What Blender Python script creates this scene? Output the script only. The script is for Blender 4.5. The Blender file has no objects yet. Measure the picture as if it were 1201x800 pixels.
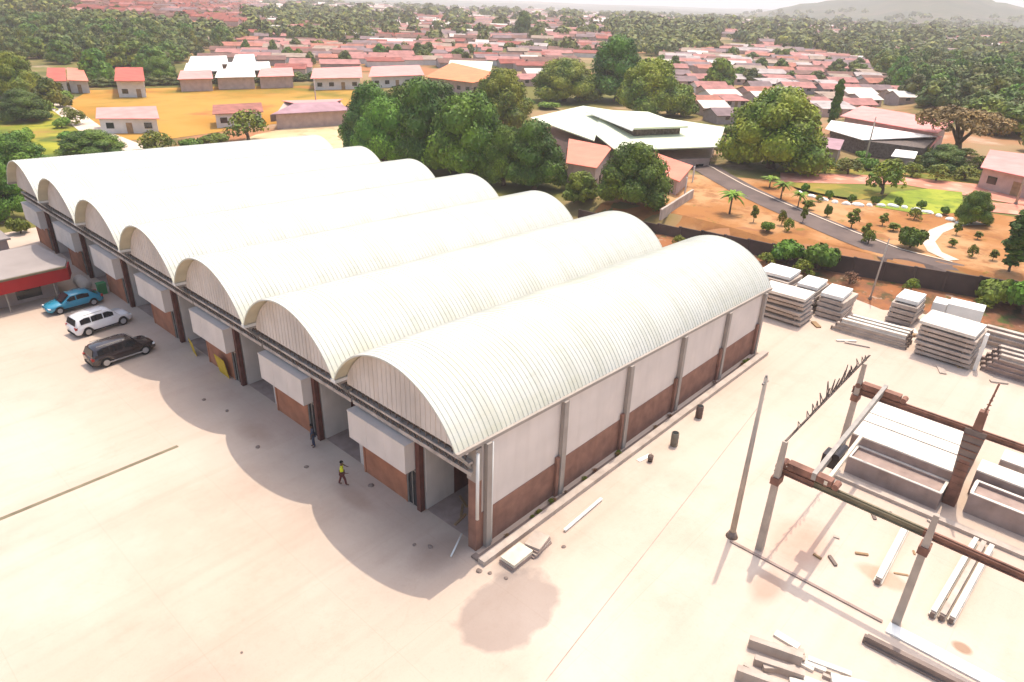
import bpy, bmesh, math, random
from mathutils import Vector, Matrix, noise
random.seed(11)
SC = bpy.context.scene
COL = SC.collection
R = math.radians

# ------------------------------------------------------------------ camera
FPX, CAM, YAW, PITCH, ROLL = 818.986, Vector((-20.096, -20.047, 26.506)), 0.7299, 0.4603, 0.0314
fw = Vector((math.cos(YAW)*math.cos(PITCH), math.sin(YAW)*math.cos(PITCH), -math.sin(PITCH)))
rt0 = Vector((math.sin(YAW), -math.cos(YAW), 0)); up0 = rt0.cross(fw)
rt = math.cos(ROLL)*rt0 + math.sin(ROLL)*up0
up = -math.sin(ROLL)*rt0 + math.cos(ROLL)*up0
cd = bpy.data.cameras.new('camera'); cam = bpy.data.objects.new('camera', cd); COL.objects.link(cam)
cam.matrix_world = Matrix(((rt.x, up.x, -fw.x, CAM.x), (rt.y, up.y, -fw.y, CAM.y), (rt.z, up.z, -fw.z, CAM.z), (0, 0, 0, 1)))
cd.sensor_width = 36; cd.lens = FPX/1201*36; cd.clip_end = 20000; cd.clip_start = 0.5
SC.camera = cam

# ------------------------------------------------------------------ light
SUN = Vector((0.376, 0.095, 1.0)).normalized()
world = bpy.data.worlds.new('World'); SC.world = world; world.use_nodes = True
nt = world.node_tree; bg = nt.nodes['Background']
sky = nt.nodes.new('ShaderNodeTexSky'); sky.sky_type = 'NISHITA'; sky.sun_disc = False
sky.sun_elevation = math.asin(SUN.z); sky.sun_rotation = math.atan2(SUN.x, SUN.y)
sky.air_density = 1.3; sky.dust_density = 4.5; sky.ozone_density = 0.6; sky.altitude = 50
nt.links.new(sky.outputs[0], bg.inputs[0]); bg.inputs[1].default_value = 0.15
sd = bpy.data.lights.new('sun', 'SUN'); sd.energy = 2.0; sd.angle = R(0.5); sd.color = (1.0, 0.915, 0.78)
so = bpy.data.objects.new('sun', sd); COL.objects.link(so); so.rotation_euler = SUN.to_track_quat('Z', 'Y').to_euler()
vs = SC.view_settings; vs.view_transform = 'Standard'; vs.look = 'None'; vs.gamma = 1; vs.use_curve_mapping = False
vs.exposure = 0.93
HAZE = 0.00025
SC.cycles.max_bounces = 6; SC.cycles.volume_bounces = 1

# ------------------------------------------------------------------ terrain height and survey helpers
def ss(t): t = max(0.0, min(1.0, t)); return t*t*(3-2*t)
WALL = [(53, 34), (54, 26), (55, 18), (56, 8), (57, 2), (59, -6), (61, -14), (63, -22), (66, -34), (70, -50)]
def wall_x(y):
    if y >= WALL[0][1]: return WALL[0][0]
    for (x0, y0), (x1, y1) in zip(WALL, WALL[1:]):
        if y >= y1: return x1+(x0-x1)*(y-y1)/(y0-y1)
    return WALL[-1][0]
def az_px(x, y):   # bearing measured clockwise from the view direction, radians
    a = YAW-math.atan2(y-CAM.y, x-CAM.x)
    return (a+math.pi) % (2*math.pi)-math.pi
def T(x, y):
    dx = x-wall_x(y)
    z = 2.0*ss((dx-.8)/3.0)*ss((46-y)/14.0)
    if dx < 0: z += 0.35*ss((dx+5)/4.0)*ss((34-y)/6.0)*ss((y+60)/10)
    z -= 0.06*(1-ss((dx+6)/3))
    d = math.hypot(x-CAM.x, y-CAM.y); a = az_px(x, y)
    if d > 300:
        z += 22*ss((d-330)/450)*ss((-a-0.25)/0.3) - 30*ss((d-500)/3000)
        z += 3.0*ss((d-300)/300)*noise.noise(Vector((x/160, y/160, 3)))
        z += 14.0*ss((d-900)/1500)*noise.noise(Vector((x/600, y/600, 7)))
        # far hill on the right and its long shoulder
        h = 48*math.exp(-(abs(a-.478)/.042)**4)+72*math.exp(-(abs(a-.43)/.125)**3)+46*math.exp(-(abs(a-.62)/.16)**4)
        h *= 1+.10*noise.noise(Vector((a*60, 0, 1)))+.06*noise.noise(Vector((a*190, 0, 5)))
        z += h*math.exp(-((d-2900)/700)**2)
    return z
def ray(px, py):
    return (fw*FPX+rt*(px-600.5)-up*(py-400)).normalized()
def G(px, py, z=None):
    """ground point surveyed from the photograph: where that line of sight meets the terrain (or height z)"""
    d = ray(px, py)
    if z is not None:
        t = (z-CAM.z)/d.z; return CAM+d*t
    t = 20.0
    for _ in range(900):
        p = CAM+d*t; g = p.z-T(p.x, p.y)
        if g < 0.01 or t > 5500: break
        t += max(g*0.7, 0.02)
    return CAM+d*t
def PX(p):
    d = Vector(p)-CAM; f = d.dot(fw)
    if f < 1: return (-9999, -9999)
    return 600.5+FPX*d.dot(rt)/f, 400-FPX*d.dot(up)/f

# ------------------------------------------------------------------ materials
def lin(h):
    return tuple(((c/255)/12.92 if c/255 <= .04045 else ((c/255+.055)/1.055)**2.4) for c in h)
MATS = {}
def mat(name, col, rough=.8, var=.15, scale=1.0, bump=0.0, metal=0.0, spec=.3, c2=None, detail=5, island=0.0):
    if name in MATS: return MATS[name]
    m = bpy.data.materials.new(name); m.use_nodes = True; MATS[name] = m
    n = m.node_tree.nodes; l = m.node_tree.links; b = n['Principled BSDF']
    b.inputs['Roughness'].default_value = rough; b.inputs['Metallic'].default_value = metal
    b.inputs['Specular IOR Level'].default_value = spec
    tc = n.new('ShaderNodeTexCoord'); nz = n.new('ShaderNodeTexNoise'); nz.inputs['Scale'].default_value = scale
    nz.inputs['Detail'].default_value = detail; l.new(tc.outputs['Object'], nz.inputs['Vector'])
    rp = n.new('ShaderNodeValToRGB'); rp.color_ramp.elements[0].position = .3; rp.color_ramp.elements[1].position = .7
    ca = tuple(c*(1-var) for c in col); cb = c2 or tuple(min(1, c*(1+var)) for c in col)
    rp.color_ramp.elements[0].color = (*ca, 1); rp.color_ramp.elements[1].color = (*cb, 1)
    l.new(nz.outputs['Fac'], rp.inputs[0]); out = rp.outputs[0]
    if island > 0:
        ge = n.new('ShaderNodeNewGeometry'); mr = n.new('ShaderNodeMapRange')
        mr.inputs['To Min'].default_value = 1-island; mr.inputs['To Max'].default_value = 1+island
        l.new(ge.outputs['Random Per Island'], mr.inputs['Value'])
        hs = n.new('ShaderNodeHueSaturation'); l.new(mr.outputs[0], hs.inputs['Value']); l.new(out, hs.inputs['Color']); out = hs.outputs[0]
    l.new(out, b.inputs['Base Color'])
    if bump > 0:
        n2 = n.new('ShaderNodeTexNoise'); n2.inputs['Scale'].default_value = scale*6; n2.inputs['Detail'].default_value = 4
        l.new(tc.outputs['Object'], n2.inputs['Vector'])
        bp = n.new('ShaderNodeBump'); bp.inputs['Strength'].default_value = bump; bp.inputs['Distance'].default_value = .05
        l.new(n2.outputs['Fac'], bp.inputs['Height']); l.new(bp.outputs[0], b.inputs['Normal'])
    return m
M = {}
M['roof_white'] = mat('roof_white', (.555, .545, .485), .5, .07, .25, spec=.3)
def roof_tone():
    m = M['roof_white']; n = m.node_tree.nodes; l = m.node_tree.links; bs = n['Principled BSDF']; src = bs.inputs['Base Color'].links[0].from_socket
    tc = n.new('ShaderNodeTexCoord'); cur = src
    for sc_, col_, lo, hi, amt in (((1.1, .02, .02), (.93, .93, .90, 1), .5, .56, .8), ((.05, .5, .5), (1, .985, .90, 1), .48, .62, .9), ((.6, 2.5, 2.5), (.90, .89, .86, 1), .58, .75, .7)):  # second layer: yellowish streaks painted for light reflected between the vaults
        mp = n.new('ShaderNodeMapping'); mp.inputs['Scale'].default_value = sc_; l.new(tc.outputs['Object'], mp.inputs[0])
        nz = n.new('ShaderNodeTexNoise'); nz.inputs['Scale'].default_value = 1; nz.inputs['Detail'].default_value = 4; l.new(mp.outputs[0], nz.inputs['Vector'])
        mr = n.new('ShaderNodeMapRange'); mr.inputs['From Min'].default_value = lo; mr.inputs['From Max'].default_value = hi; mr.inputs['To Max'].default_value = amt; l.new(nz.outputs['Fac'], mr.inputs['Value'])
        mx = n.new('ShaderNodeMix'); mx.data_type = 'RGBA'; mx.blend_type = 'MULTIPLY'; l.new(mr.outputs[0], mx.inputs['Factor']); l.new(cur, mx.inputs['A']); mx.inputs['B'].default_value = col_; cur = mx.outputs['Result']
    l.new(cur, bs.inputs['Base Color'])
roof_tone()
def streaks(m, amt=.6, col_=(.80, .76, .72, 1)):
    n = m.node_tree.nodes; l = m.node_tree.links; bs = n['Principled BSDF']; src = bs.inputs['Base Color'].links[0].from_socket; tc = n.new('ShaderNodeTexCoord')
    mp = n.new('ShaderNodeMapping'); mp.inputs['Scale'].default_value = (2.2, 2.2, .22); l.new(tc.outputs['Object'], mp.inputs[0]); nz = n.new('ShaderNodeTexNoise'); nz.inputs['Scale'].default_value = 1; nz.inputs['Detail'].default_value = 6; l.new(mp.outputs[0], nz.inputs['Vector'])
    mr = n.new('ShaderNodeMapRange'); mr.inputs['From Min'].default_value = .48; mr.inputs['From Max'].default_value = .72; mr.inputs['To Max'].default_value = amt; l.new(nz.outputs['Fac'], mr.inputs['Value'])
    mx = n.new('ShaderNodeMix'); mx.data_type = 'RGBA'; mx.blend_type = 'MULTIPLY'; l.new(mr.outputs[0], mx.inputs['Factor']); l.new(src, mx.inputs['A']); mx.inputs['B'].default_value = col_; l.new(mx.outputs['Result'], bs.inputs['Base Color'])
M['white_trim'] = mat('white_trim', (.66, .64, .60), .5, .06)
M['soffit'] = mat('soffit', (.52, .47, .34), .7, .08)
M['wall_cream'] = mat('wall_cream', (.64, .56, .50), .85, .07, .5, .1)
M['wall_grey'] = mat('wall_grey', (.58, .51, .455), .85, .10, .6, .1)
M['brick'] = mat('brick_band', (.245, .125, .088), .85, .22, 1.2, .3)
M['shop_brick'] = mat('shop_brick', (.36, .15, .085), .85, .2, 1.2, .3)
M['header'] = mat('header_paint', (.42, .35, .30), .7, .3, 1.5)
M['rust_post'] = mat('rust_post', (.12, .045, .034), .7, .2, 2)
M['mesh_and_shade'] = mat('mesh_and_shade', (.12, .09, .075), .8, .5, 3)
M['dark'] = mat('dark', (.02, .018, .016), .9, .3)
M['steel'] = mat('steel', (.30, .27, .24), .55, .15, 2, metal=.2)
M['column'] = mat('column_paint', (.33, .28, .24), .7, .10, 1)
M['concrete'] = mat('concrete', (.44, .36, .30), .9, .18, .8, .3)
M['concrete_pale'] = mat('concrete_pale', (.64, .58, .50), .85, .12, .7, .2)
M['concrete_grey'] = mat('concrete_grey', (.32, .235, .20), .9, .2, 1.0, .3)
M['concrete_dark'] = mat('concrete_dark', (.20, .15, .125), .9, .2, 1.0, .3)
M['rust'] = mat('rust', (.21, .10, .068), .75, .35, 1.6, .2)
M['olive_steel'] = mat('olive_steel', (.17, .14, .085), .7, .25, 1.2)
M['black'] = mat('black_paint', (.025, .018, .018), .3, .2)
M['glass'] = mat('glass_dark', (.015, .017, .02), .08, .1, spec=.6)
M['tyre'] = mat('tyre', (.02, .02, .02), .9, .2)
M['rim'] = mat('rim', (.45, .45, .46), .35, .1, metal=.6)
M['tail'] = mat('tail_lamp', (.35, .02, .015), .3, .1)
M['head'] = mat('head_lamp', (.8, .8, .8), .15, .05)
M['wood'] = mat('timber', (.30, .19, .10), .85, .25, 2)
M['wood_pale'] = mat('timber_pale', (.62, .54, .42), .85, .15, 2)
M['yellow'] = mat('yellow_board', (.55, .36, .03), .8, .2)
M['green_box'] = mat('green_paint', (.03, .22, .07), .7, .2)
M['red_fascia'] = mat('red_fascia', (.36, .012, .012), .6, .12, .4)
M['bitumen'] = mat('bitumen_roof', (.30, .255, .235), .9, .12, .3, .1)
M['skin'] = mat('skin', (.13, .065, .04), .7, .1)
M['vest'] = mat('vest_yellow', (.60, .62, .02), .8, .1)
M['trouser'] = mat('trousers_maroon', (.13, .04, .035), .9, .15)
M['navy'] = mat('navy_cloth', (.05, .055, .085), .9, .15)
M['hair'] = mat('hair', (.01, .009, .008), .9, .1)
M['pole'] = mat('pole_concrete', (.40, .33, .27), .85, .15, 1)
M['wall_dark'] = mat('boundary_wall_dark', (.075, .05, .04), .95, .35, .35, .2)
M['wall_white'] = mat('house_white', (.62, .58, .55), .85, .08)
M['wall_pinkish'] = mat('house_pinkish', (.48, .34, .29), .85, .12)
M['wall_shop'] = mat('shop_wall', (.34, .27, .25), .85, .12)
M['roof_hall'] = mat('roof_pale_green', (.62, .64, .46), .6, .08, .15)
M['roof_salmon'] = mat('roof_salmon', (.66, .19, .12), .7, .12, .4)
M['roof_pink'] = mat('roof_pink', (.68, .25, .22), .7, .14, .4)
M['roof_red'] = mat('roof_red', (.45, .085, .055), .75, .25, .4)
M['roof_rust'] = mat('roof_rust', (.30, .11, .08), .8, .3, .5)
M['roof_zinc'] = mat('roof_zinc', (.55, .47, .45), .55, .15, .4)
M['roof_pale'] = mat('roof_pale_sheet', (.76, .70, .64), .55, .1, .4)
M['roof_mauve'] = mat('roof_mauve', (.34, .20, .22), .8, .2, .4)
M['roof_orange'] = mat('roof_orange', (.62, .19, .07), .7, .15, .4)
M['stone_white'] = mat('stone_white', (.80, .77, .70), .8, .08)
M['bark'] = mat('bark', (.11, .075, .05), .95, .3, 2, .4)
M['plastic_grey'] = mat('drum_grey', (.17, .145, .11), .6, .2)
M['plastic_brown'] = mat('drum_brown', (.12, .075, .06), .6, .2)
def leafmat(name, a, b, isl=.38):
    m = mat(name, a, .62, 0.0, .22, c2=b, island=isl, spec=.25, detail=3)
    n_ = m.node_tree.nodes; l_ = m.node_tree.links; oi = n_.new('ShaderNodeObjectInfo'); hs2 = n_.new('ShaderNodeHueSaturation')
    for k_, lo_, hi_ in (('Value', .72, 1.30), ('Hue', .478, .515)):
        mr_ = n_.new('ShaderNodeMapRange'); mr_.inputs['To Min'].default_value = lo_; mr_.inputs['To Max'].default_value = hi_; l_.new(oi.outputs['Random'], mr_.inputs['Value']); l_.new(mr_.outputs[0], hs2.inputs[k_])
    bs_ = n_['Principled BSDF']; src_ = bs_.inputs['Base Color'].links[0].from_socket; l_.new(src_, hs2.inputs['Color']); l_.new(hs2.outputs[0], bs_.inputs['Base Color'])
    for r in [n for n in m.node_tree.nodes if n.type == 'VALTORGB']: r.color_ramp.elements[0].position = .38; r.color_ramp.elements[1].position = .62
    return m
M['leaf_mango'] = leafmat('leaf_mango', (.052, .118, .008), (.135, .225, .012))
M['leaf_dark'] = leafmat('leaf_dark', (.036, .086, .008), (.092, .165, .012))
M['leaf_olive'] = leafmat('leaf_olive', (.075, .118, .008), (.215, .215, .012))
M['leaf_lime'] = leafmat('leaf_lime', (.10, .17, .015), (.20, .26, .02))
M['leaf_brown'] = leafmat('leaf_brown', (.13, .085, .025), (.26, .16, .04))
M['leaf_far'] = leafmat('leaf_far', (.055, .088, .014), (.150, .160, .024))
M['leaf_dry'] = leafmat('leaf_dry', (.16, .09, .035), (.24, .12, .05))

for k_, c_, v_ in (('town_red', (.24, .06, .042), .35), ('town_rust', (.15, .07, .052), .35), ('town_pink', (.34, .145, .125), .3), ('town_salmon', (.33, .12, .08), .3), ('town_mauve', (.18, .12, .12), .3), ('town_zinc', (.36, .30, .28), .25), ('town_tan', (.28, .20, .15), .3), ('town_pale', (.56, .50, .44), .15)):
    M[k_] = mat(k_, c_, .8, v_, .35)
def ground_mat(name, cols, scales, rough=.95, bump=.3, bscale=2.0):
    """layered noise between several soil colours"""
    m = bpy.data.materials.new(name); m.use_nodes = True; n = m.node_tree.nodes; l = m.node_tree.links
    b = n['Principled BSDF']; b.inputs['Roughness'].default_value = rough; b.inputs['Specular IOR Level'].default_value = .1
    tc = n.new('ShaderNodeTexCoord'); cur = None
    for i, (c, s) in enumerate(zip(cols, scales)):
        rgb = n.new('ShaderNodeRGB'); rgb.outputs[0].default_value = (*c, 1)
        if cur is None: cur = rgb.outputs[0]; continue
        nz = n.new('ShaderNodeTexNoise'); nz.inputs['Scale'].default_value = s[0]; nz.inputs['Detail'].default_value = 7; nz.inputs['Roughness'].default_value = .6
        mp = n.new('ShaderNodeMapping'); mp.inputs['Location'].default_value = (i*17.3, i*5.1, 0); l.new(tc.outputs['Object'], mp.inputs[0]); l.new(mp.outputs[0], nz.inputs['Vector'])
        mr = n.new('ShaderNodeMapRange'); mr.inputs['From Min'].default_value = s[1]; mr.inputs['From Max'].default_value = s[2]; mr.interpolation_type = 'SMOOTHSTEP'
        if len(s) > 3: mr.inputs['To Max'].default_value = s[3]
        l.new(nz.outputs['Fac'], mr.inputs['Value'])
        mx = n.new('ShaderNodeMix'); mx.data_type = 'RGBA'; l.new(mr.outputs[0], mx.inputs['Factor']); l.new(cur, mx.inputs['A']); l.new(rgb.outputs[0], mx.inputs['B'])
        cur = mx.outputs['Result']
    l.new(cur, b.inputs['Base Color'])
    nb = n.new('ShaderNodeTexNoise'); nb.inputs['Scale'].default_value = bscale; nb.inputs['Detail'].default_value = 6; l.new(tc.outputs['Object'], nb.inputs['Vector'])
    bp = n.new('ShaderNodeBump'); bp.inputs['Strength'].default_value = bump; bp.inputs['Distance'].default_value = .1
    l.new(nb.outputs['Fac'], bp.inputs['Height']); l.new(bp.outputs[0], b.inputs['Normal'])
    m['cur'] = 1; MATS[name] = m
    return m, cur, b, tc
M['terrain'] = ground_mat('terrain', [(.28, .19, .10), (.34, .15, .07), (.14, .13, .035), (.40, .29, .20), (.08, .085, .025)],
    [0, (.02, .46, .60), (.012, .45, .58), (.05, .58, .70), (.035, .5, .62)])[0]
M['far_ground'] = ground_mat('far_ground', [(.075, .080, .045), (.13, .10, .07), (.05, .06, .035)], [0, (.012, .48, .62), (.006, .45, .6)], bump=.0)[0]
M['garden_soil'] = ground_mat('garden_soil', [(.33, .145, .05), (.44, .25, .12), (.24, .10, .04), (.16, .13, .03)],
    [0, (.10, .42, .62), (.35, .50, .66, .8), (.6, .60, .70, .7)])[0]
M['bank_soil'] = ground_mat('bank_soil', [(.20, .09, .05), (.30, .12, .05), (.10, .07, .035), (.34, .24, .17), (.07, .09, .025)],
    [0, (.25, .42, .62), (.5, .48, .62), (.8, .58, .70), (.4, .56, .66)], bump=.8)[0]
M['field'] = ground_mat('sports_field_grass', [(.36, .175, .028), (.42, .23, .05), (.19, .145, .022), (.36, .14, .04)],
    [0, (.03, .4, .6), (.025, .52, .66), (.06, .56, .7)])[0]
M['meadow_grass'] = ground_mat('meadow_grass', [(.17, .185, .02), (.32, .30, .03), (.09, .12, .02), (.30, .17, .05)], [0, (.06, .42, .6), (.1, .48, .62), (.03, .52, .64)])[0]
M['lawn'] = ground_mat('lawn_grass', [(.20, .25, .03), (.30, .32, .04), (.15, .19, .03)], [0, (.3, .4, .6), (.5, .5, .65)])[0]
M['scrub'] = ground_mat('scrub_grass', [(.26, .20, .04), (.14, .15, .03), (.40, .22, .08)], [0, (.2, .42, .56), (.3, .56, .68)])[0]
M['asphalt'] = ground_mat('asphalt', [(.12, .09, .08), (.155, .115, .10)], [0, (.3, .35, .65)], bump=.2)[0]
M['path'] = ground_mat('path_concrete', [(.58, .46, .36), (.66, .54, .42)], [0, (.5, .35, .65)], bump=.2)[0]
M['paving_pink'] = ground_mat('paving_pink', [(.58, .25, .18), (.50, .20, .13), (.62, .34, .24)], [0, (.2, .4, .6), (.4, .5, .66)], bump=.2)[0]
M['bare_earth'] = ground_mat('bare_earth', [(.42, .15, .10), (.50, .22, .15), (.22, .14, .07)], [0, (.03, .4, .6), (.05, .52, .66)])[0]
M['tan_lot'] = ground_mat('tan_lot', [(.50, .36, .20), (.58, .44, .27), (.40, .27, .15)], [0, (.1, .35, .65), (.25, .52, .66)])[0]

for k_ in ('wall_cream', 'wall_grey', 'brick', 'concrete', 'concrete_grey', 'concrete_pale'): streaks(M[k_], .22 if k_ == 'wall_cream' else .5)
# ------------------------------------------------------------------ mesh and object helpers
class MB:
    def __init__(s): s.v = []; s.f = []; s.m = []; s.mi = 0
    def add(s, vs, fs):
        o = len(s.v); s.v += [tuple(v) for v in vs]; s.f += [tuple(i+o for i in f) for f in fs]; s.m += [s.mi]*len(fs); return s
    def box(s, x0, x1, y0, y1, z0, z1):
        return s.add([(x0,y0,z0),(x1,y0,z0),(x1,y1,z0),(x0,y1,z0),(x0,y0,z1),(x1,y0,z1),(x1,y1,z1),(x0,y1,z1)],
              [(0,3,2,1),(4,5,6,7),(0,1,5,4),(1,2,6,5),(2,3,7,6),(3,0,4,7)])
    def bar(s, a, b, w, h=None, upv=(0, 0, 1)):
        a, b = Vector(a), Vector(b); h = h or w; d = (b-a).normalized(); u = Vector(upv)
        if abs(d.dot(u)) > .98: u = Vector((1, 0, 0))
        r = d.cross(u).normalized(); u = r.cross(d)
        vs = [p+r*(sx*w/2)+u*(sz*h/2) for p in (a, b) for sx, sz in ((-1,-1),(1,-1),(1,1),(-1,1))]
        return s.add(vs, [(0,3,2,1),(4,5,6,7),(0,1,5,4),(1,2,6,5),(2,3,7,6),(3,0,4,7)])
    def tube(s, pts, rad, n=8):
        rr = rad if hasattr(rad, '__len__') else [rad]*len(pts); pts = [Vector(p) for p in pts]; rings = []
        for i, p in enumerate(pts):
            d = (pts[min(i+1, len(pts)-1)]-pts[max(i-1, 0)]).normalized()
            u = Vector((0, 0, 1)) if abs(d.z) < .9 else Vector((1, 0, 0)); r = d.cross(u).normalized(); u = r.cross(d)
            rings.append([p+(r*math.cos(2*math.pi*k/n)+u*math.sin(2*math.pi*k/n))*rr[i] for k in range(n)])
        vs = [v for r in rings for v in r]; fs = []
        for i in range(len(pts)-1):
            for k in range(n): fs.append((i*n+k, i*n+(k+1) % n, (i+1)*n+(k+1) % n, (i+1)*n+k))
        fs.append(tuple(range(n))[::-1]); fs.append(tuple((len(pts)-1)*n+k for k in range(n)))
        return s.add(vs, fs)
    def prism(s, poly, z0, z1):
        n = len(poly); vs = [(x, y, z0) for x, y in poly]+[(x, y, z1) for x, y in poly]
        a = sum(poly[i][0]*poly[(i+1) % n][1]-poly[(i+1) % n][0]*poly[i][1] for i in range(n))
        fs = [tuple(range(n))[::-1], tuple(range(n, 2*n))]+[(i, (i+1) % n, n+(i+1) % n, n+i) for i in range(n)]
        if a < 0: fs = [f[::-1] for f in fs]
        return s.add(vs, fs)
    def slab(s, top, th):   # thick sheet from 3d polygon
        n = len(top); top = [Vector(t) for t in top]; nn = (top[1]-top[0]).cross(top[2]-top[0])
        if nn.z < 0: top = top[::-1]
        vs = top+[t-Vector((0, 0, th)) for t in top]
        return s.add(vs, [tuple(range(n)), tuple(range(n, 2*n))[::-1]]+[(i, n+i, n+(i+1) % n, (i+1) % n) for i in range(n)])
    def build(s, name, m, parent=None, loc=None, smooth=False, world=False):
        me = bpy.data.meshes.new(name)
        vv = s.v
        if world and parent is not None:
            o = Vector(parent.location); vv = [(a-o.x, b-o.y, c-o.z) for a, b, c in vv]
        me.from_pydata(vv, [], s.f)
        for mm in (m if isinstance(m, (list, tuple)) else [m]): me.materials.append(mm)
        if isinstance(m, (list, tuple)): me.polygons.foreach_set('material_index', s.m)
        if smooth: me.polygons.foreach_set('use_smooth', [True]*len(s.f))
        me.update(); ob = bpy.data.objects.new(name, me); COL.objects.link(ob)
        if parent is not None: ob.parent = parent
        if loc is not None: ob.location = loc
        return ob
def tag(o, label=None, cat=None, group=None, kind=None):
    if label: o['label'] = label
    if cat: o['category'] = cat
    if group: o['group'] = group
    if kind: o['kind'] = kind
    return o
def root(name, label, cat, loc=(0, 0, 0), rz=0, group=None):
    o = bpy.data.objects.new(name, None); COL.objects.link(o); o.empty_display_size = .5
    o.location = loc; o.rotation_euler = (0, 0, rz); return tag(o, label, cat, group)
def dup(o, parent=None):
    c = o.copy(); COL.objects.link(c)
    if parent is not None: c.parent = parent
    for ch in list(o.children): dup(ch, c)
    return c
def sheet(name, pts, m, dz, step=2.5):
    """flat setting surface draped a little above the terrain"""
    bm = bmesh.new(); vs = [bm.verts.new((p[0], p[1], 0)) for p in pts]; f = bm.faces.new(vs)
    if f.normal.z < 0: f.normal_flip()
    xs = [p[0] for p in pts]; ys = [p[1] for p in pts]
    for ax, lo, hi in ((0, min(xs), max(xs)), (1, min(ys), max(ys))):
        k = lo+step
        while k < hi:
            co = (k, 0, 0) if ax == 0 else (0, k, 0); no = (1, 0, 0) if ax == 0 else (0, 1, 0)
            bmesh.ops.bisect_plane(bm, geom=bm.verts[:]+bm.edges[:]+bm.faces[:], plane_co=co, plane_no=no); k += step
    for v in bm.verts: v.co.z = T(v.co.x, v.co.y)+dz
    bm.normal_update()
    for f in bm.faces:
        if f.normal.z < 0: f.normal_flip()
    me = bpy.data.meshes.new(name); bm.to_mesh(me); bm.free(); me.materials.append(m)
    o = bpy.data.objects.new(name, me); COL.objects.link(o); return tag(o, kind='structure')
def ribbon(pts, w):
    L, Rr = [], []
    for i, p in enumerate(pts):
        a = pts[max(i-1, 0)]; b = pts[min(i+1, len(pts)-1)]; d = Vector((b[0]-a[0], b[1]-a[1])).normalized(); nrm = Vector((-d.y, d.x))
        L.append((p[0]+nrm.x*w/2, p[1]+nrm.y*w/2)); Rr.append((p[0]-nrm.x*w/2, p[1]-nrm.y*w/2))
    return L+Rr[::-1]

# ------------------------------------------------------------------ ground
def build_ground():
    rings = [0.5]; 
    while rings[-1] < 7000: rings.append(rings[-1]*(1.03 if rings[-1] < 400 else 1.045)+.3)
    azs = []; a = -math.pi
    while a < math.pi-1e-6:
        azs.append(a); a += R(.55) if abs(a) < R(48) else R(2.5)
    n = len(azs); vs = [(CAM.x, CAM.y, T(CAM.x, CAM.y))]
    for r in rings:
        for a in azs:
            x = CAM.x+r*math.cos(YAW-a); y = CAM.y+r*math.sin(YAW-a); vs.append((x, y, T(x, y)))
    fs = [(0, 1+(k+1) % n, 1+k) for k in range(n)]
    for i in range(len(rings)-1):
        o = 1+i*n
        for k in range(n): fs.append((o+k, o+(k+1) % n, o+n+(k+1) % n, o+n+k))
    b = MB(); b.add(vs, fs); 
    for i_, f_ in enumerate(b.f):
        v_ = b.v[f_[0]]
        if math.hypot(v_[0]-CAM.x, v_[1]-CAM.y) > 1500: b.m[i_] = 1
    o = b.build('ground', [M['terrain'], M['far_ground']], smooth=True); tag(o, kind='structure')
build_ground()

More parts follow.
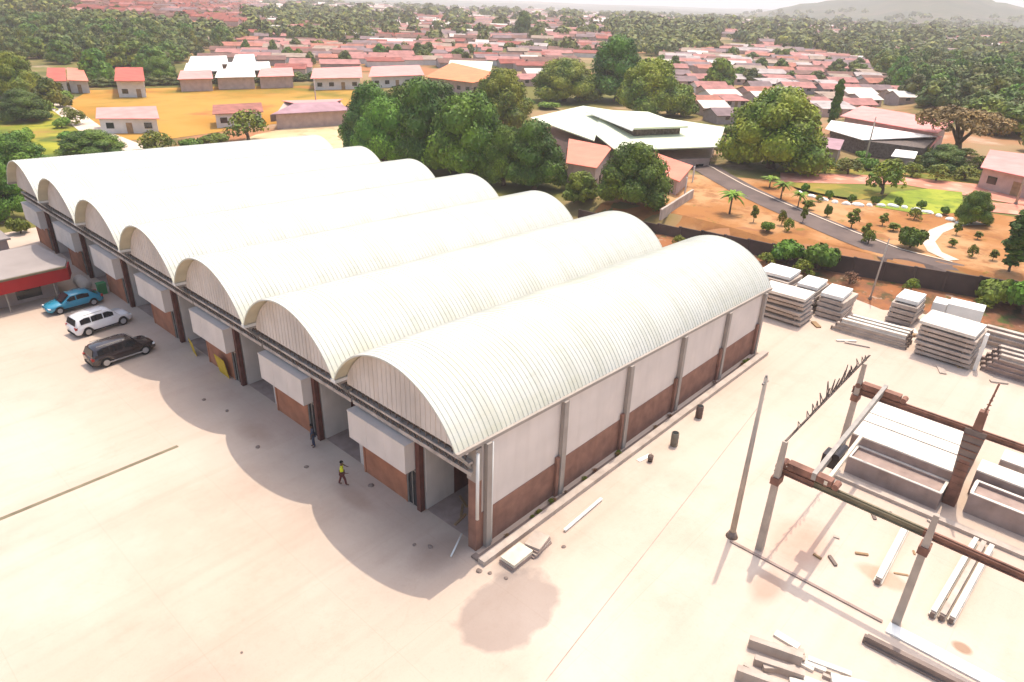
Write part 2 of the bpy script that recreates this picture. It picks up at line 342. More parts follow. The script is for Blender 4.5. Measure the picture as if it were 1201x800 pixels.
def yard_material():
    m, cur, b, tc = ground_mat('yard_concrete', [(.47, .365, .29), (.54, .44, .36), (.42, .325, .26), (.50, .385, .305)],
        [0, (.045, .40, .62), (.11, .52, .68, .55), (.02, .5, .6, .5)], bump=.12, bscale=3)
    n = m.node_tree.nodes; l = m.node_tree.links; sp = n.new('ShaderNodeSeparateXYZ'); l.new(tc.outputs['Object'], sp.inputs[0])
    def mult(fac_out, col, cur):
        mx = n.new('ShaderNodeMix'); mx.data_type = 'RGBA'; mx.blend_type = 'MULTIPLY'; l.new(fac_out, mx.inputs['Factor']); l.new(cur, mx.inputs['A']); mx.inputs['B'].default_value = (*col, 1); return mx.outputs['Result']
    def math_(op, a, bb=None):
        k = n.new('ShaderNodeMath'); k.operation = op
        for i, v in enumerate((a, bb)):
            if v is None: continue
            if isinstance(v, (int, float)): k.inputs[i].default_value = v
            else: l.new(v, k.inputs[i])
        return k.outputs[0]
    nz = n.new('ShaderNodeTexNoise'); nz.inputs['Scale'].default_value = .55; nz.inputs['Detail'].default_value = 5; l.new(tc.outputs['Object'], nz.inputs['Vector'])
    # damp patches and dust: soft blobs at measured places
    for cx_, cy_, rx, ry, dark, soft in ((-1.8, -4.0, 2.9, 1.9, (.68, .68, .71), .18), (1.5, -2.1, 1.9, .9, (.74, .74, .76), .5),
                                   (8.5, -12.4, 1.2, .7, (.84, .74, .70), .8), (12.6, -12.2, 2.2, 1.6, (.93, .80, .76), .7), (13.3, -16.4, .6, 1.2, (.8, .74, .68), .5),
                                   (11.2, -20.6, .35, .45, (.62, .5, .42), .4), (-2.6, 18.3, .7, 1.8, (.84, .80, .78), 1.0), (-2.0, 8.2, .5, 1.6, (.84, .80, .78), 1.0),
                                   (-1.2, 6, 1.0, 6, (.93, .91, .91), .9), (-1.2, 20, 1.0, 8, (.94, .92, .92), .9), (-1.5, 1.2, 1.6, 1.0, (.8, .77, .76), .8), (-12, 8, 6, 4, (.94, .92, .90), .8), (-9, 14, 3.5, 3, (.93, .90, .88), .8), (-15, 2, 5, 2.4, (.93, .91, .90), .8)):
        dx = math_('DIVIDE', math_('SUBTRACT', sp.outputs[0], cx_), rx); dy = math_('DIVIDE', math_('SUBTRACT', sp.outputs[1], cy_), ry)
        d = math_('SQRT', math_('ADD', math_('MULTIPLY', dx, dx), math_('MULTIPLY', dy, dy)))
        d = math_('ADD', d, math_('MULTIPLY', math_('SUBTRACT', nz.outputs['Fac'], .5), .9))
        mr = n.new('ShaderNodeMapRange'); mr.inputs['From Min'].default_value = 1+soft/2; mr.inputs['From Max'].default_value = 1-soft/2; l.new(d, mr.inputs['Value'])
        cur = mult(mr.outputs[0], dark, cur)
    for sc_, lo, hi, amt, col_ in ((9.0, .52, .70, .5, (.90, .88, .86)), (1.6, .55, .72, .55, (.91, .89, .88)), (.28, .54, .66, .6, (.93, .90, .88))):
        nf = n.new('ShaderNodeTexNoise'); nf.inputs['Scale'].default_value = sc_; nf.inputs['Detail'].default_value = 8; nf.inputs['Roughness'].default_value = .7; l.new(tc.outputs['Object'], nf.inputs['Vector'])
        mr = n.new('ShaderNodeMapRange'); mr.inputs['From Min'].default_value = lo; mr.inputs['From Max'].default_value = hi; mr.inputs['To Max'].default_value = amt; l.new(nf.outputs['Fac'], mr.inputs['Value'])
        cur = mult(mr.outputs[0], col_, cur)
    vo = n.new('ShaderNodeTexVoronoi'); vo.feature = 'DISTANCE_TO_EDGE'; vo.inputs['Scale'].default_value = .16; mpv = n.new('ShaderNodeVectorMath'); mpv.operation = 'ADD'
    nw = n.new('ShaderNodeTexNoise'); nw.inputs['Scale'].default_value = .8; nw.inputs['Detail'].default_value = 5; l.new(tc.outputs['Object'], nw.inputs['Vector']); l.new(tc.outputs['Object'], mpv.inputs[0]); l.new(nw.outputs['Color'], mpv.inputs[1]); l.new(mpv.outputs[0], vo.inputs['Vector'])
    mr = n.new('ShaderNodeMapRange'); mr.inputs['From Min'].default_value = .006; mr.inputs['From Max'].default_value = .001; mr.inputs['To Max'].default_value = .10; l.new(vo.outputs['Distance'], mr.inputs['Value'])
    cur = mult(mr.outputs[0], (.80, .74, .70), cur)
    # tyre dust tracks, stretched noise
    mp = n.new('ShaderNodeMapping'); mp.inputs['Rotation'].default_value = (0, 0, R(20)); mp.inputs['Scale'].default_value = (.04, .9, 1); l.new(tc.outputs['Object'], mp.inputs[0])
    nt_ = n.new('ShaderNodeTexNoise'); nt_.inputs['Scale'].default_value = 1; nt_.inputs['Detail'].default_value = 4; l.new(mp.outputs[0], nt_.inputs['Vector'])
    mr = n.new('ShaderNodeMapRange'); mr.inputs['From Min'].default_value = .5; mr.inputs['From Max'].default_value = .7; mr.inputs['To Max'].default_value = .5; l.new(nt_.outputs['Fac'], mr.inputs['Value'])
    cur = mult(mr.outputs[0], (.90, .87, .85), cur)
    # fine joints of the slab, 6 m bays, only faintly visible
    for ax, per, off in ((0, 6.0, 1.0), (1, 6.0, 2.05)):
        fr = math_('ABSOLUTE', math_('SUBTRACT', math_('FRACT', math_('DIVIDE', math_('ADD', sp.outputs[ax], off), per)), .5))
        mr = n.new('ShaderNodeMapRange'); mr.inputs['From Min'].default_value = .4955; mr.inputs['From Max'].default_value = .4985; mr.inputs['To Max'].default_value = .35; l.new(fr, mr.inputs['Value'])
        cur = mult(mr.outputs[0], (.86, .80, .77), cur)
    l.new(cur, b.inputs['Base Color']); b.inputs['Roughness'].default_value = .85
    return m
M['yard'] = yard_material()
YB = [(-75, -75), (62, -75)]+[(wall_x(y)-6.5+1.2*math.sin(y*.7), y) for y in (-60, -45, -34, -26, -20, -15, -10, -5, 0, 4, 8, 14, 20, 27, 34)]+[(44, 76), (-75, 76)]
b = MB(); n_ = len(YB); b.add([(x, y, 0) for x, y in YB], [tuple(range(n_))]); tag(b.build('yard', M['yard']), kind='structure')
def S(name, pxs, m, dz, z=None): return sheet(name, [G(*q)[:2] for q in pxs], m, dz)
# rough bank between the stacks and the boundary wall
bank = [(wall_x(y)-.05, y) for y in range(34, -52, -4)]; bank += [(wall_x(y)-7.2-1.1*math.sin(y*1.1), y) for y in range(-50, 35, 3)]
sheet('bank', bank, M['bank_soil'], .012+.05, 2)
# garden beyond the wall
sheet('garden', [(wall_x(y)+.6, y) for y in range(33, -50, -3)]+[(92, -48), (93, -20), (91, -4), (86, 3), (84, 14), (86, 24), (80, 33)], M['garden_soil'], .05)
S('lawn', [(1026, 243), (1045, 226), (1090, 222), (1128, 226), (1130, 250), (1080, 252)], M['lawn'], .10)
S('scrub', [(905, 205), (930, 180), (1000, 190), (1060, 196), (1201, 212), (1201, 225), (1128, 226), (1045, 228), (1000, 236), (940, 226)], M['scrub'], .05)
S('paved_terrace', [(915, 203), (990, 205), (1060, 208), (1201, 222), (1230, 232), (1230, 247), (1140, 231), (1060, 217), (990, 216), (915, 214)], M['paving_pink'], .09)
S('paved_path', [(1150, 237), (1230, 243), (1230, 256), (1160, 249)], M['paving_pink'], .09)
road = [G(*q)[:2] for q in ((800, 190), (840, 205), (872, 223), (915, 243), (960, 262), (1005, 281), (1060, 302), (1120, 325))]
sheet('road', ribbon(road, 4.8), M['asphalt'], .10)
sheet('kerb', ribbon([(x+2.45, y+1.05) for x, y in road], .25), M['path'], .16)
path = [G(*q)[:2] for q in ((1150, 262), (1118, 264), (1098, 272), (1088, 283), (1096, 296), (1118, 306))]
sheet('garden_path', ribbon(path, 1.5), M['path'], .10, 1.5)
# left side: tan lot, sports field, lane
S('dirt_lot', [(225, 190), (300, 158), (412, 135), (430, 175), (400, 230), (260, 230)], M['tan_lot'], .03)
S('sports_field', [(78, 122), (105, 106), (240, 102), (415, 100), (470, 118), (440, 135), (320, 146), (200, 163), (110, 166)], M['field'], .06)
lane = [G(*q)[:2] for q in ((48, 112), (65, 122), (88, 138), (112, 156), (160, 176))]
sheet('lane', ribbon(lane, 4.5), M['path'], .12)
S('bare_slope', [(66, 20), (74, 2), (150, 1), (302, 6), (300, 34), (230, 28), (150, 24)], M['bare_earth'], .35)
S('meadow', [(-10, 190), (-10, 120), (50, 118), (85, 140), (108, 165), (95, 190)], M['meadow_grass'], .04)

# ------------------------------------------------------------------ the warehouse
SL, HT, RISE, LX, OV, BK = -.0381, 6.84, 3.10, 33.0, 1.44, 1.0
RAD = (25+RISE*RISE)/(2*RISE)
def arch(t):   # t 0..1 across a bay -> z above the springing
    a = (t-.5)*10; return math.sqrt(RAD*RAD-a*a)-(RAD-RISE)
def build_warehouse():
    w = root('vaulted_warehouse', 'long warehouse of seven white ribbed barrel vaults with cream and brick red walls', 'warehouse')
    NA = 30; th0 = math.asin(5/RAD); ang = [-th0+2*th0*i/NA for i in range(NA+1)]
    prof = [(RAD*math.sin(a)+5, RAD*math.cos(a)-(RAD-RISE), math.sin(a), math.cos(a)) for a in ang]
    # one ribbed vault, shared by the seven bays
    b = MB(); xs = []; x = -OV; per = .335
    while x < LX+BK:
        xs += [(x, 0), (x+per*.62, 0), (x+per*.70, .036), (x+per*.92, .036)]; x += per
    xs.append((LX+BK, 0)); n = NA+1; vs = []
    for x, h in xs:
        for (yy, zz, ny, nz) in prof: vs.append((x, yy+ny*h, HT+zz+nz*h+SL*x))
    fs = [(i*n+k, (i+1)*n+k, (i+1)*n+k+1, i*n+k+1) for i in range(len(xs)-1) for k in range(NA)]
    fs = [f for f in fs]
    b.add(vs, fs)
    # underside, 9 cm in, and the two end edges
    o = len(b.v); t = .09
    for x in (-OV, LX+BK):
        for (yy, zz, ny, nz) in prof: b.v.append((x, yy-ny*t, HT+zz-nz*t+SL*x))
    for k in range(NA):
        b.f.append((o+k, o+k+1, o+n+k+1, o+n+k)); b.m.append(1)
        b.f.append((k, k+1, o+k+1, o+k)); b.m.append(0)
        e = (len(xs)-1)*n; b.f.append((e+k+1, e+k, o+n+k, o+n+k+1)); b.m.append(0)
    v0 = b.build('roof_vault', [M['roof_white'], M['soffit']], w); v0.data.update()
    tymp = MB()
    for x0, x1, sgn in ((-.62, -.50, 1),):
        pts = [(5+(p[0]-5)*.985, p[1]-.13) for p in prof]
        ring = [(.12, -.50)]+[(a, max(c, -.5)) for a, c in pts]+[(9.88, -.50)]; m_ = len(ring)
        vs = [(x0, a, HT+c+SL*x0) for a, c in ring]+[(x1, a, HT+c+SL*x1) for a, c in ring]
        tymp.add(vs, [tuple(range(m_)), tuple(range(m_, 2*m_))[::-1]]+[(i, (i+1) % m_, m_+(i+1) % m_, m_+i)[::-1] for i in range(m_)])
    # standing battens on the tympanum sheet
    for i in range(1, 24):
        yy = .4+i*.385; z1 = HT+arch(yy/10)-.2
        tymp.box(-.645, -.62, yy, yy+.04, HT-.48, z1)
    t0 = tymp.build('tympanum', M['wall_grey'], w)
    back = MB(); ring = [(.05, -HT)]+[(5+(p[0]-5)*.985, p[1]-.13) for p in prof]+[(9.95, -HT)]; m_ = len(ring)
    x0 = LX-.15; back.add([(xx, a, max(0, HT+c+SL*xx) if c > -HT else 0) for xx in (x0, LX) for a, c in ring],
        [tuple(range(m_)), tuple(range(m_, 2*m_))[::-1]]+[(i, (i+1) % m_, m_+(i+1) % m_, m_+i) for i in range(m_)])
    bk0 = back.build('back_wall', M['wall_cream'], w)
    # facade unit: pillar, brick wall, door, canopy box, header beams
    unit = []
    unit.append(MB().box(-.12, .20, 4.36, 4.68, 0, 4.9).build('pillar', M['rust_post'], w))
    cb = MB().box(-.76, .30, 4.78, 9.92, 2.78, 4.62)
    for yy in (6.5, 8.2): cb.box(-.772, -.76, yy, yy+.025, 2.82, 4.6)
    unit.append(cb.build('canopy_box', M['wall_cream'], w))
    capm = MB().box(-.80, .30, 4.70, 9.92, 4.625, 4.70); unit.append(capm.build('canopy_cap', M['wall_cream'], w))
    bw = MB().box(.0, .22, 5.62, 9.70, 0, 2.775); bw.box(-.05, 0, 9.55, 9.70, 0, 2.77); bw.box(-.05, 0, 5.62, 5.72, 0, 2.77)
    unit.append(bw.build('shopfront_wall', M['shop_brick'], w))
    sg = MB().box(-.03, -.005, 6.7, 7.05, 2.05, 2.35); unit.append(sg.build('wall_lamp', M['white_trim'], w))
    dr = MB().box(.06, .10, 4.78, 5.58, 0, 2.5); d0 = dr.build('door', M['glass'], w); unit.append(d0)
    fr = MB().box(-.02, .16, 4.735, 4.80, 0, 2.77); fr.box(-.02, .16, 5.56, 5.61, 0, 2.77); fr.box(-.02, .16, 4.80, 5.56, 2.5, 2.6); fr.box(0, .14, 5.15, 5.19, 0, 2.5)
    unit.append(fr.build('door_frame', M['steel'], w))
    hb = MB().box(-.34, .05, .10, 9.90, 4.92, 5.16); unit.append(hb.build('header_beam', M['header'], w))
    hb = MB().box(-.50, -.20, .10, 9.90, 5.66, 5.80); unit.append(hb.build('header_beam', M['header'], w))
    mb = MB().box(.08, .12, .1, 9.9, 5.16, 5.62); mb.box(.08, .12, .1, 9.9, 5.84, 6.34)
    for i in range(20):
        yy = .4+i*.49; mb.bar((-.30, yy, 5.18), (-.34, yy+.24, 5.64), .05); mb.bar((-.34, yy+.24, 5.64), (-.30, yy+.49, 5.18), .05)
        mb.box(-.42, -.38, yy, yy+.05, 5.82, 6.34)
    unit.append(mb.build('lattice_strip', M['mesh_and_shade'], w))
    rc = MB().box(.30, 7.0, 4.30, 4.62, 0, 4.8); rc.box(.30, 7.0, -.02+.28, .55, 0, 4.8); rc.box(6.8, 7.0, .55, 4.3, 0, 4.8)
    unit.append(rc.build('bay_wall', M['wall_grey'], w))
    dn = MB().box(2.4, 6.6, 4.27, 4.298, 0, 2.05); dn.box(6.77, 6.798, .8, 4.1, 0, 2.4); unit.append(dn.build('bay_dado', M['rust_post'], w))
    cl = MB().box(.3, 7.0, .3, 4.3, 4.82, 4.9); unit.append(cl.build('bay_ceiling', M['dark'], w))
    inner = MB().box(.3, .5, 9.70, 10.27, 0, 4.85); unit.append(inner.build('party_wall', M['wall_grey'], w))
    br = MB(); br.bar((-.1, .25, 5.2), (-OV+.15, .1, HT-.1), .12); br.bar((-.1, .25, HT-.25), (-OV+.1, .08, HT-.05), .14); unit.append(br.build('eave_bracket', M['steel'], w))
    for k in range(1, 7):
        for src in [v0, t0, bk0]+unit:
            c = src.copy(); c.parent = w; c.location = (0, 10*k, 0); COL.objects.link(c)
    # valley gutters and roof edge trims
    for k in range(0, 8):
        g = MB(); y = 10*k; wd = .16 if k in (0, 7) else .22
        x0, x1 = -OV-.02, LX+BK+.02
        vs = [(x, y+dy, HT+SL*x+dz) for x in (x0, x1) for dy, dz in ((-wd, -.16), (wd, -.16), (wd, .03), (-wd, .03))]
        g.add(vs, [(0,1,2,3)[::-1],(4,5,6,7),(0,4,5,1),(1,5,6,2),(2,6,7,3),(3,7,4,0)])
        g.build('gutter', M['column'] if k in (0, 7) else M['white_trim'], w)
    for k in range(1, 7):   # unfinished strip and cantilever at each valley
        MB().box(-1.1, .0, 10*k-.1, 10*k+.1, HT-.32, HT-.17).build('valley_beam', M['steel'], w)
    # long side wall towards the camera, and the far one
    for y0, y1, nm in ((0, .2, 'side_wall'), (69.8, 70, 'side_wall')):
        s = MB(); zt = lambda x: HT+SL*x-.17
        s.add([(x, y, z) for x in (.28, LX) for y in (y0, y1) for z in (0, zt(x))], [(0,4,5,1),(2,3,7,6),(0,1,3,2),(4,6,7,5),(1,5,7,3),(0,2,6,4)])
        s.build(nm, M['wall_cream'], w)
        yy = (y0-.035, y0-.003) if y0 == 0 else (y1+.003, y1+.035)
        MB().box(.28, LX-.1, *yy, 0, 2.32).build('brick_band', M['brick'], w)
    for i, x in enumerate((.62, 6.75, 13.3, 19.9, 26.5, 32.8)):
        zt = HT+SL*x-.17
        MB().box(x-.17, x+.17, -.30, -.04, 0, zt).build('column', M['column'], w)
        p = MB().tube([(x+.30, -.16, .05), (x+.30, -.16, zt-.1)], .07, 10).build('downpipe', M['white_trim'] if i == 0 else M['column'], w, smooth=True)
        if i: MB().box(x-.46, x-.20, -.22, -.04, 0, 2.75).build('brick_pier', M['brick'], w)
    MB().box(-.12, .28, -.06, .50, 0, 4.5).build('corner_pier', M['brick'], w)
    MB().box(-.16, .28, -.08, .56, 4.505, 6.5).build('corner_pier_cap', M['column'], w)
    MB().tube([(-.1, -.14, 2.2), (-.1, -.14, 6.3)], .09, 10).build('downpipe', M['white_trim'], w, smooth=True)
    MB().box(.0, .3, 69.5, 70, 0, 6.5).build('corner_pier', M['brick'], w)
    MB().box(.3, LX-.2, .25, 69.75, .004, .02).build('floor_slab', M['concrete_grey'], w)
    # front bays filled with items: boards leaning
    return w
build_warehouse()
b = MB(); b.box(-.6, 33.3, -1.18, -.72, 0, .30); tag(b.build('drain_kerb', M['concrete']), kind='structure')
b = MB(); b.box(-.6, -.25, -.72, -.2, 0, .12); b.box(-.25, 33, -.72, -.35, -.02, .02); tag(b.build('drain_floor', M['concrete_dark']), kind='structure')
ga, gb = G(897, 468), G(640, 800)
b = MB(); b.bar((ga.x, ga.y, .002), (gb.x, gb.y, .002), .035, .012); tag(b.build('yard_joint', M['concrete_grey']), kind='structure')
b = MB(); b.box(-75, -6.8, 20.15, 20.42, .001, .012); tag(b.build('drain_channel', M['olive_steel']), kind='structure')

# ------------------------------------------------------------------ cars
def lerp_tab(tab, x):
    if x <= tab[0][0]: return tab[0][1]
    for (a, va), (b_, vb) in zip(tab, tab[1:]):
        if x <= b_: t = (x-a)/(b_-a); t = t*t*(3-2*t)*.5+t*.5; return va+(vb-va)*t
    return tab[-1][1]
def make_car(name, label, loc, rz, paint, Lc, Wc, Hc, suv, dark_trim=False):
    """x = forward; body lower shell + greenhouse lofted from cross sections"""
    r = root(name, label, 'car', loc, rz); pm = mat('paint_%d' % int(1000*sum(paint)), paint, .25, .04, .6, spec=.6)
    pm.node_tree.nodes['Principled BSDF'].inputs['Coat Weight'].default_value = .6
    h = Lc/2; belt = Hc*(.60 if suv else .62)
    hood = [(-h, belt*.86), (-h*.9, belt), (h*.4, belt), (h*.55, belt*.98), (h*.88, belt*(.93 if suv else .84)), (h, belt*.70)]
    wid = [(-h, Wc*.41), (-h*.86, Wc*.49), (0, Wc*.5), (h*.75, Wc*.485), (h, Wc*.38)]
    b = MB(); xs = [-h+Lc*i/28 for i in range(29)]; secs = []
    wx = (-h*.60, h*.62); wr = .34 if not suv else .38
    for x in xs:
        w = lerp_tab(wid, x); z1 = lerp_tab(hood, x); z0 = .22 if abs(x) < h*.93 else .34
        zc = z0
        for q in wx:
            if abs(x-q) < wr+.06: zc = max(zc, math.sqrt(max(0, (wr+.06)**2-(x-q)**2))+wr-.02)
        secs.append([(x, -w*.8, zc if zc > z0 else z0), (x, -w*.985, max(z0+.06, zc)), (x, -w, max(z0+.25, zc+.02)), (x, -w*.985, z1-.12), (x, -w*.90, z1-.02), (x, 0, z1+.03),
                     (x, w*.90, z1-.02), (x, w*.985, z1-.12), (x, w, max(z0+.25, zc+.02)), (x, w*.985, max(z0+.06, zc)), (x, w*.8, zc)])
    k = len(secs[0]); vs = [v for s_ in secs for v in s_]
    fs = [(i*k+j, i*k+j+1, (i+1)*k+j+1, (i+1)*k+j) for i in range(len(xs)-1) for j in range(k-1)]
    fs += [tuple(range(k))[::-1], tuple((len(xs)-1)*k+j for j in range(k))]; fs += [(i*k, (i+1)*k, (i+1)*k+k-1, i*k+k-1) for i in range(len(xs)-1)]
    b.add(vs, fs); body = b.build('body', pm, r, smooth=True)
    # greenhouse
    if suv: top = [(-h*.96, belt-.02), (-h*.84, Hc-.12), (-h*.55, Hc), (h*.15, Hc), (h*.30, Hc-.07), (h*.56, belt-.03)]
    else: top = [(-h*.88, belt-.03), (-h*.55, Hc-.10), (-h*.2, Hc), (h*.12, Hc-.03), (h*.52, belt-.03)]
    xa, xb = top[0][0], top[-1][0]; secs = []; nx = 18
    for i in range(nx+1):
        x = xa+(xb-xa)*i/nx; z1 = lerp_tab(top, x); w0 = Wc*.47; w1 = Wc*.375+(w0-Wc*.375)*(1-(z1-belt)/(Hc-belt+1e-6))
        zz = max(z1, belt-.03); secs.append([(x, -w0, belt-.08), (x, -w0+(w0-w1)*.9, belt+(zz-belt)*.86), (x, -w1*.9, zz-.02), (x, 0, zz+.015), (x, w1*.9, zz-.02), (x, w0-(w0-w1)*.9, belt+(zz-belt)*.86), (x, w0, belt-.08)])
    k = 7; b = MB(); vs = [v for s_ in secs for v in s_]; fs = [(i*k+j, i*k+j+1, (i+1)*k+j+1, (i+1)*k+j) for i in range(nx) for j in range(k-1)]
    fs += [tuple(range(k))[::-1], tuple(nx*k+j for j in range(k))]; b.add(vs, fs); cab = b.build('cabin', pm, r, smooth=True)
    def surf(x, t):  # side glass point
        z1 = max(lerp_tab(top, x), belt); w0 = Wc*.47; w1 = Wc*.375+(w0-Wc*.375)*(1-(z1-belt)/(Hc-belt)); yy = w0-(w0-w1)*.9*t; zz = (belt-.08)+((belt+(z1-belt)*.86)-(belt-.08))*t
        return yy, zz
    for sgn in (-1, 1):
        spans = [(-h*.50, -h*.05), (-h*.01, h*.30)] if not suv else [(-h*.78, -h*.43), (-h*.40, -h*.01), (h*.02, h*.36)]
        for x0, x1 in spans:
            b = MB(); vs = []
            for x, q0, q1 in ((x0, .22, .88), (x0*.5+x1*.5, .22, .93), (x1, .22, .88)):
                for q in (q0, q1): yy, zz = surf(x, q); vs.append((x, sgn*(yy+.012), zz))
            b.add(vs, [(0, 2, 3, 1), (2, 4, 5, 3)]); b.build('side_window', M['glass'], r)
    def across(x0, z0, x1, z1, w0, w1, nm, off):
        d = Vector((z1-z0, 0, -(x1-x0))).normalized()*off
        if d.z < 0: d = -d
        return MB().add([(x0+d.x, -w0, z0+d.z), (x0+d.x, w0, z0+d.z), (x1+d.x, w1, z1+d.z), (x1+d.x, -w1, z1+d.z)], [(0, 1, 2, 3)]).build(nm, M['glass'], r)
    if suv: 
        across(h*.54, belt+.03, h*.32, Hc-.10, Wc*.42, Wc*.35, 'windscreen', .06); across(-h*.945, belt+.03, -h*.86, Hc-.18, Wc*.41, Wc*.35, 'rear_window', .05)
    else:
        across(h*.50, belt+.03, h*.16, Hc-.06, Wc*.42, Wc*.35, 'windscreen', .06); across(-h*.85, belt+.04, -h*.58, Hc-.14, Wc*.41, Wc*.34, 'rear_window', .05)
    for sx in wx:
        for sy in (-1, 1):
            t = MB().tube([(sx, sy*(Wc*.5-.2), wr), (sx, sy*(Wc*.5+.01), wr)], wr, 20).build('wheel', M['tyre'], r, smooth=False)
            MB().tube([(sx, sy*(Wc*.5-.02), wr), (sx, sy*(Wc*.5+.025), wr)], wr*.62, 12).build('rim', M['rim'], t)
    for sy in (-1, 1):
        MB().box(h*.90, h*.975, sy*Wc*.36-.16, sy*Wc*.36+.16, belt*.62, belt*.74).build('headlight', M['head'], r)
        MB().box(-h*.995, -h*.90, sy*Wc*.40-.10, sy*Wc*.40+.10, belt*.72, belt*.94).build('tail_light', M['tail'], r)
        MB().bar((h*.30, sy*Wc*.47, belt+.02), (h*.30, sy*(Wc*.5+.12), belt+.06), .18, .13).build('side_mirror', pm, r)
    MB().box(-h*1.005, -h*.93, -Wc*.36, Wc*.36, .26, .46).build('rear_bumper', M['tyre'] if suv else pm, r)
    for sy in (-1, 1): MB().bar((-h*.55, sy*(Wc*.5+.005), .36), (h*.55, sy*(Wc*.5+.005), .36), .03, .10).build('side_trim', M['rim'] if suv and sum(paint) < .3 else M['tyre'], r)
    MB().box(-h*1.0+.0, -h*.99, -.26, .26, belt*.58, belt*.70).build('number_plate', M['head'], r)
    if suv:
        for sy in (-1, 1): MB().tube([(-h*.75, sy*Wc*.34, Hc+.03), (h*.05, sy*Wc*.34, Hc+.03)], .022, 6).build('roof_rail', M['steel'], r)
    return r
make_car('hatchback', 'teal blue car nose out beside the red fascia shop, furthest of the three cars', (-3.7, 48.0, 0), R(180)+R(2), (.02, .24, .36), 4.6, 1.8, 1.48, False)
make_car('parked_suv', 'white sport utility vehicle parked between the teal car and the black vehicle', (-3.6, 41.9, 0), R(6), (.78, .76, .76), 4.7, 1.9, 1.74, True)
make_car('parked_suv', 'black sport utility vehicle with dark brown sheen, nearest of the three parked cars', (-4.5, 35.2, 0), R(2), (.022, .012, .012), 4.8, 1.9, 1.70, True)

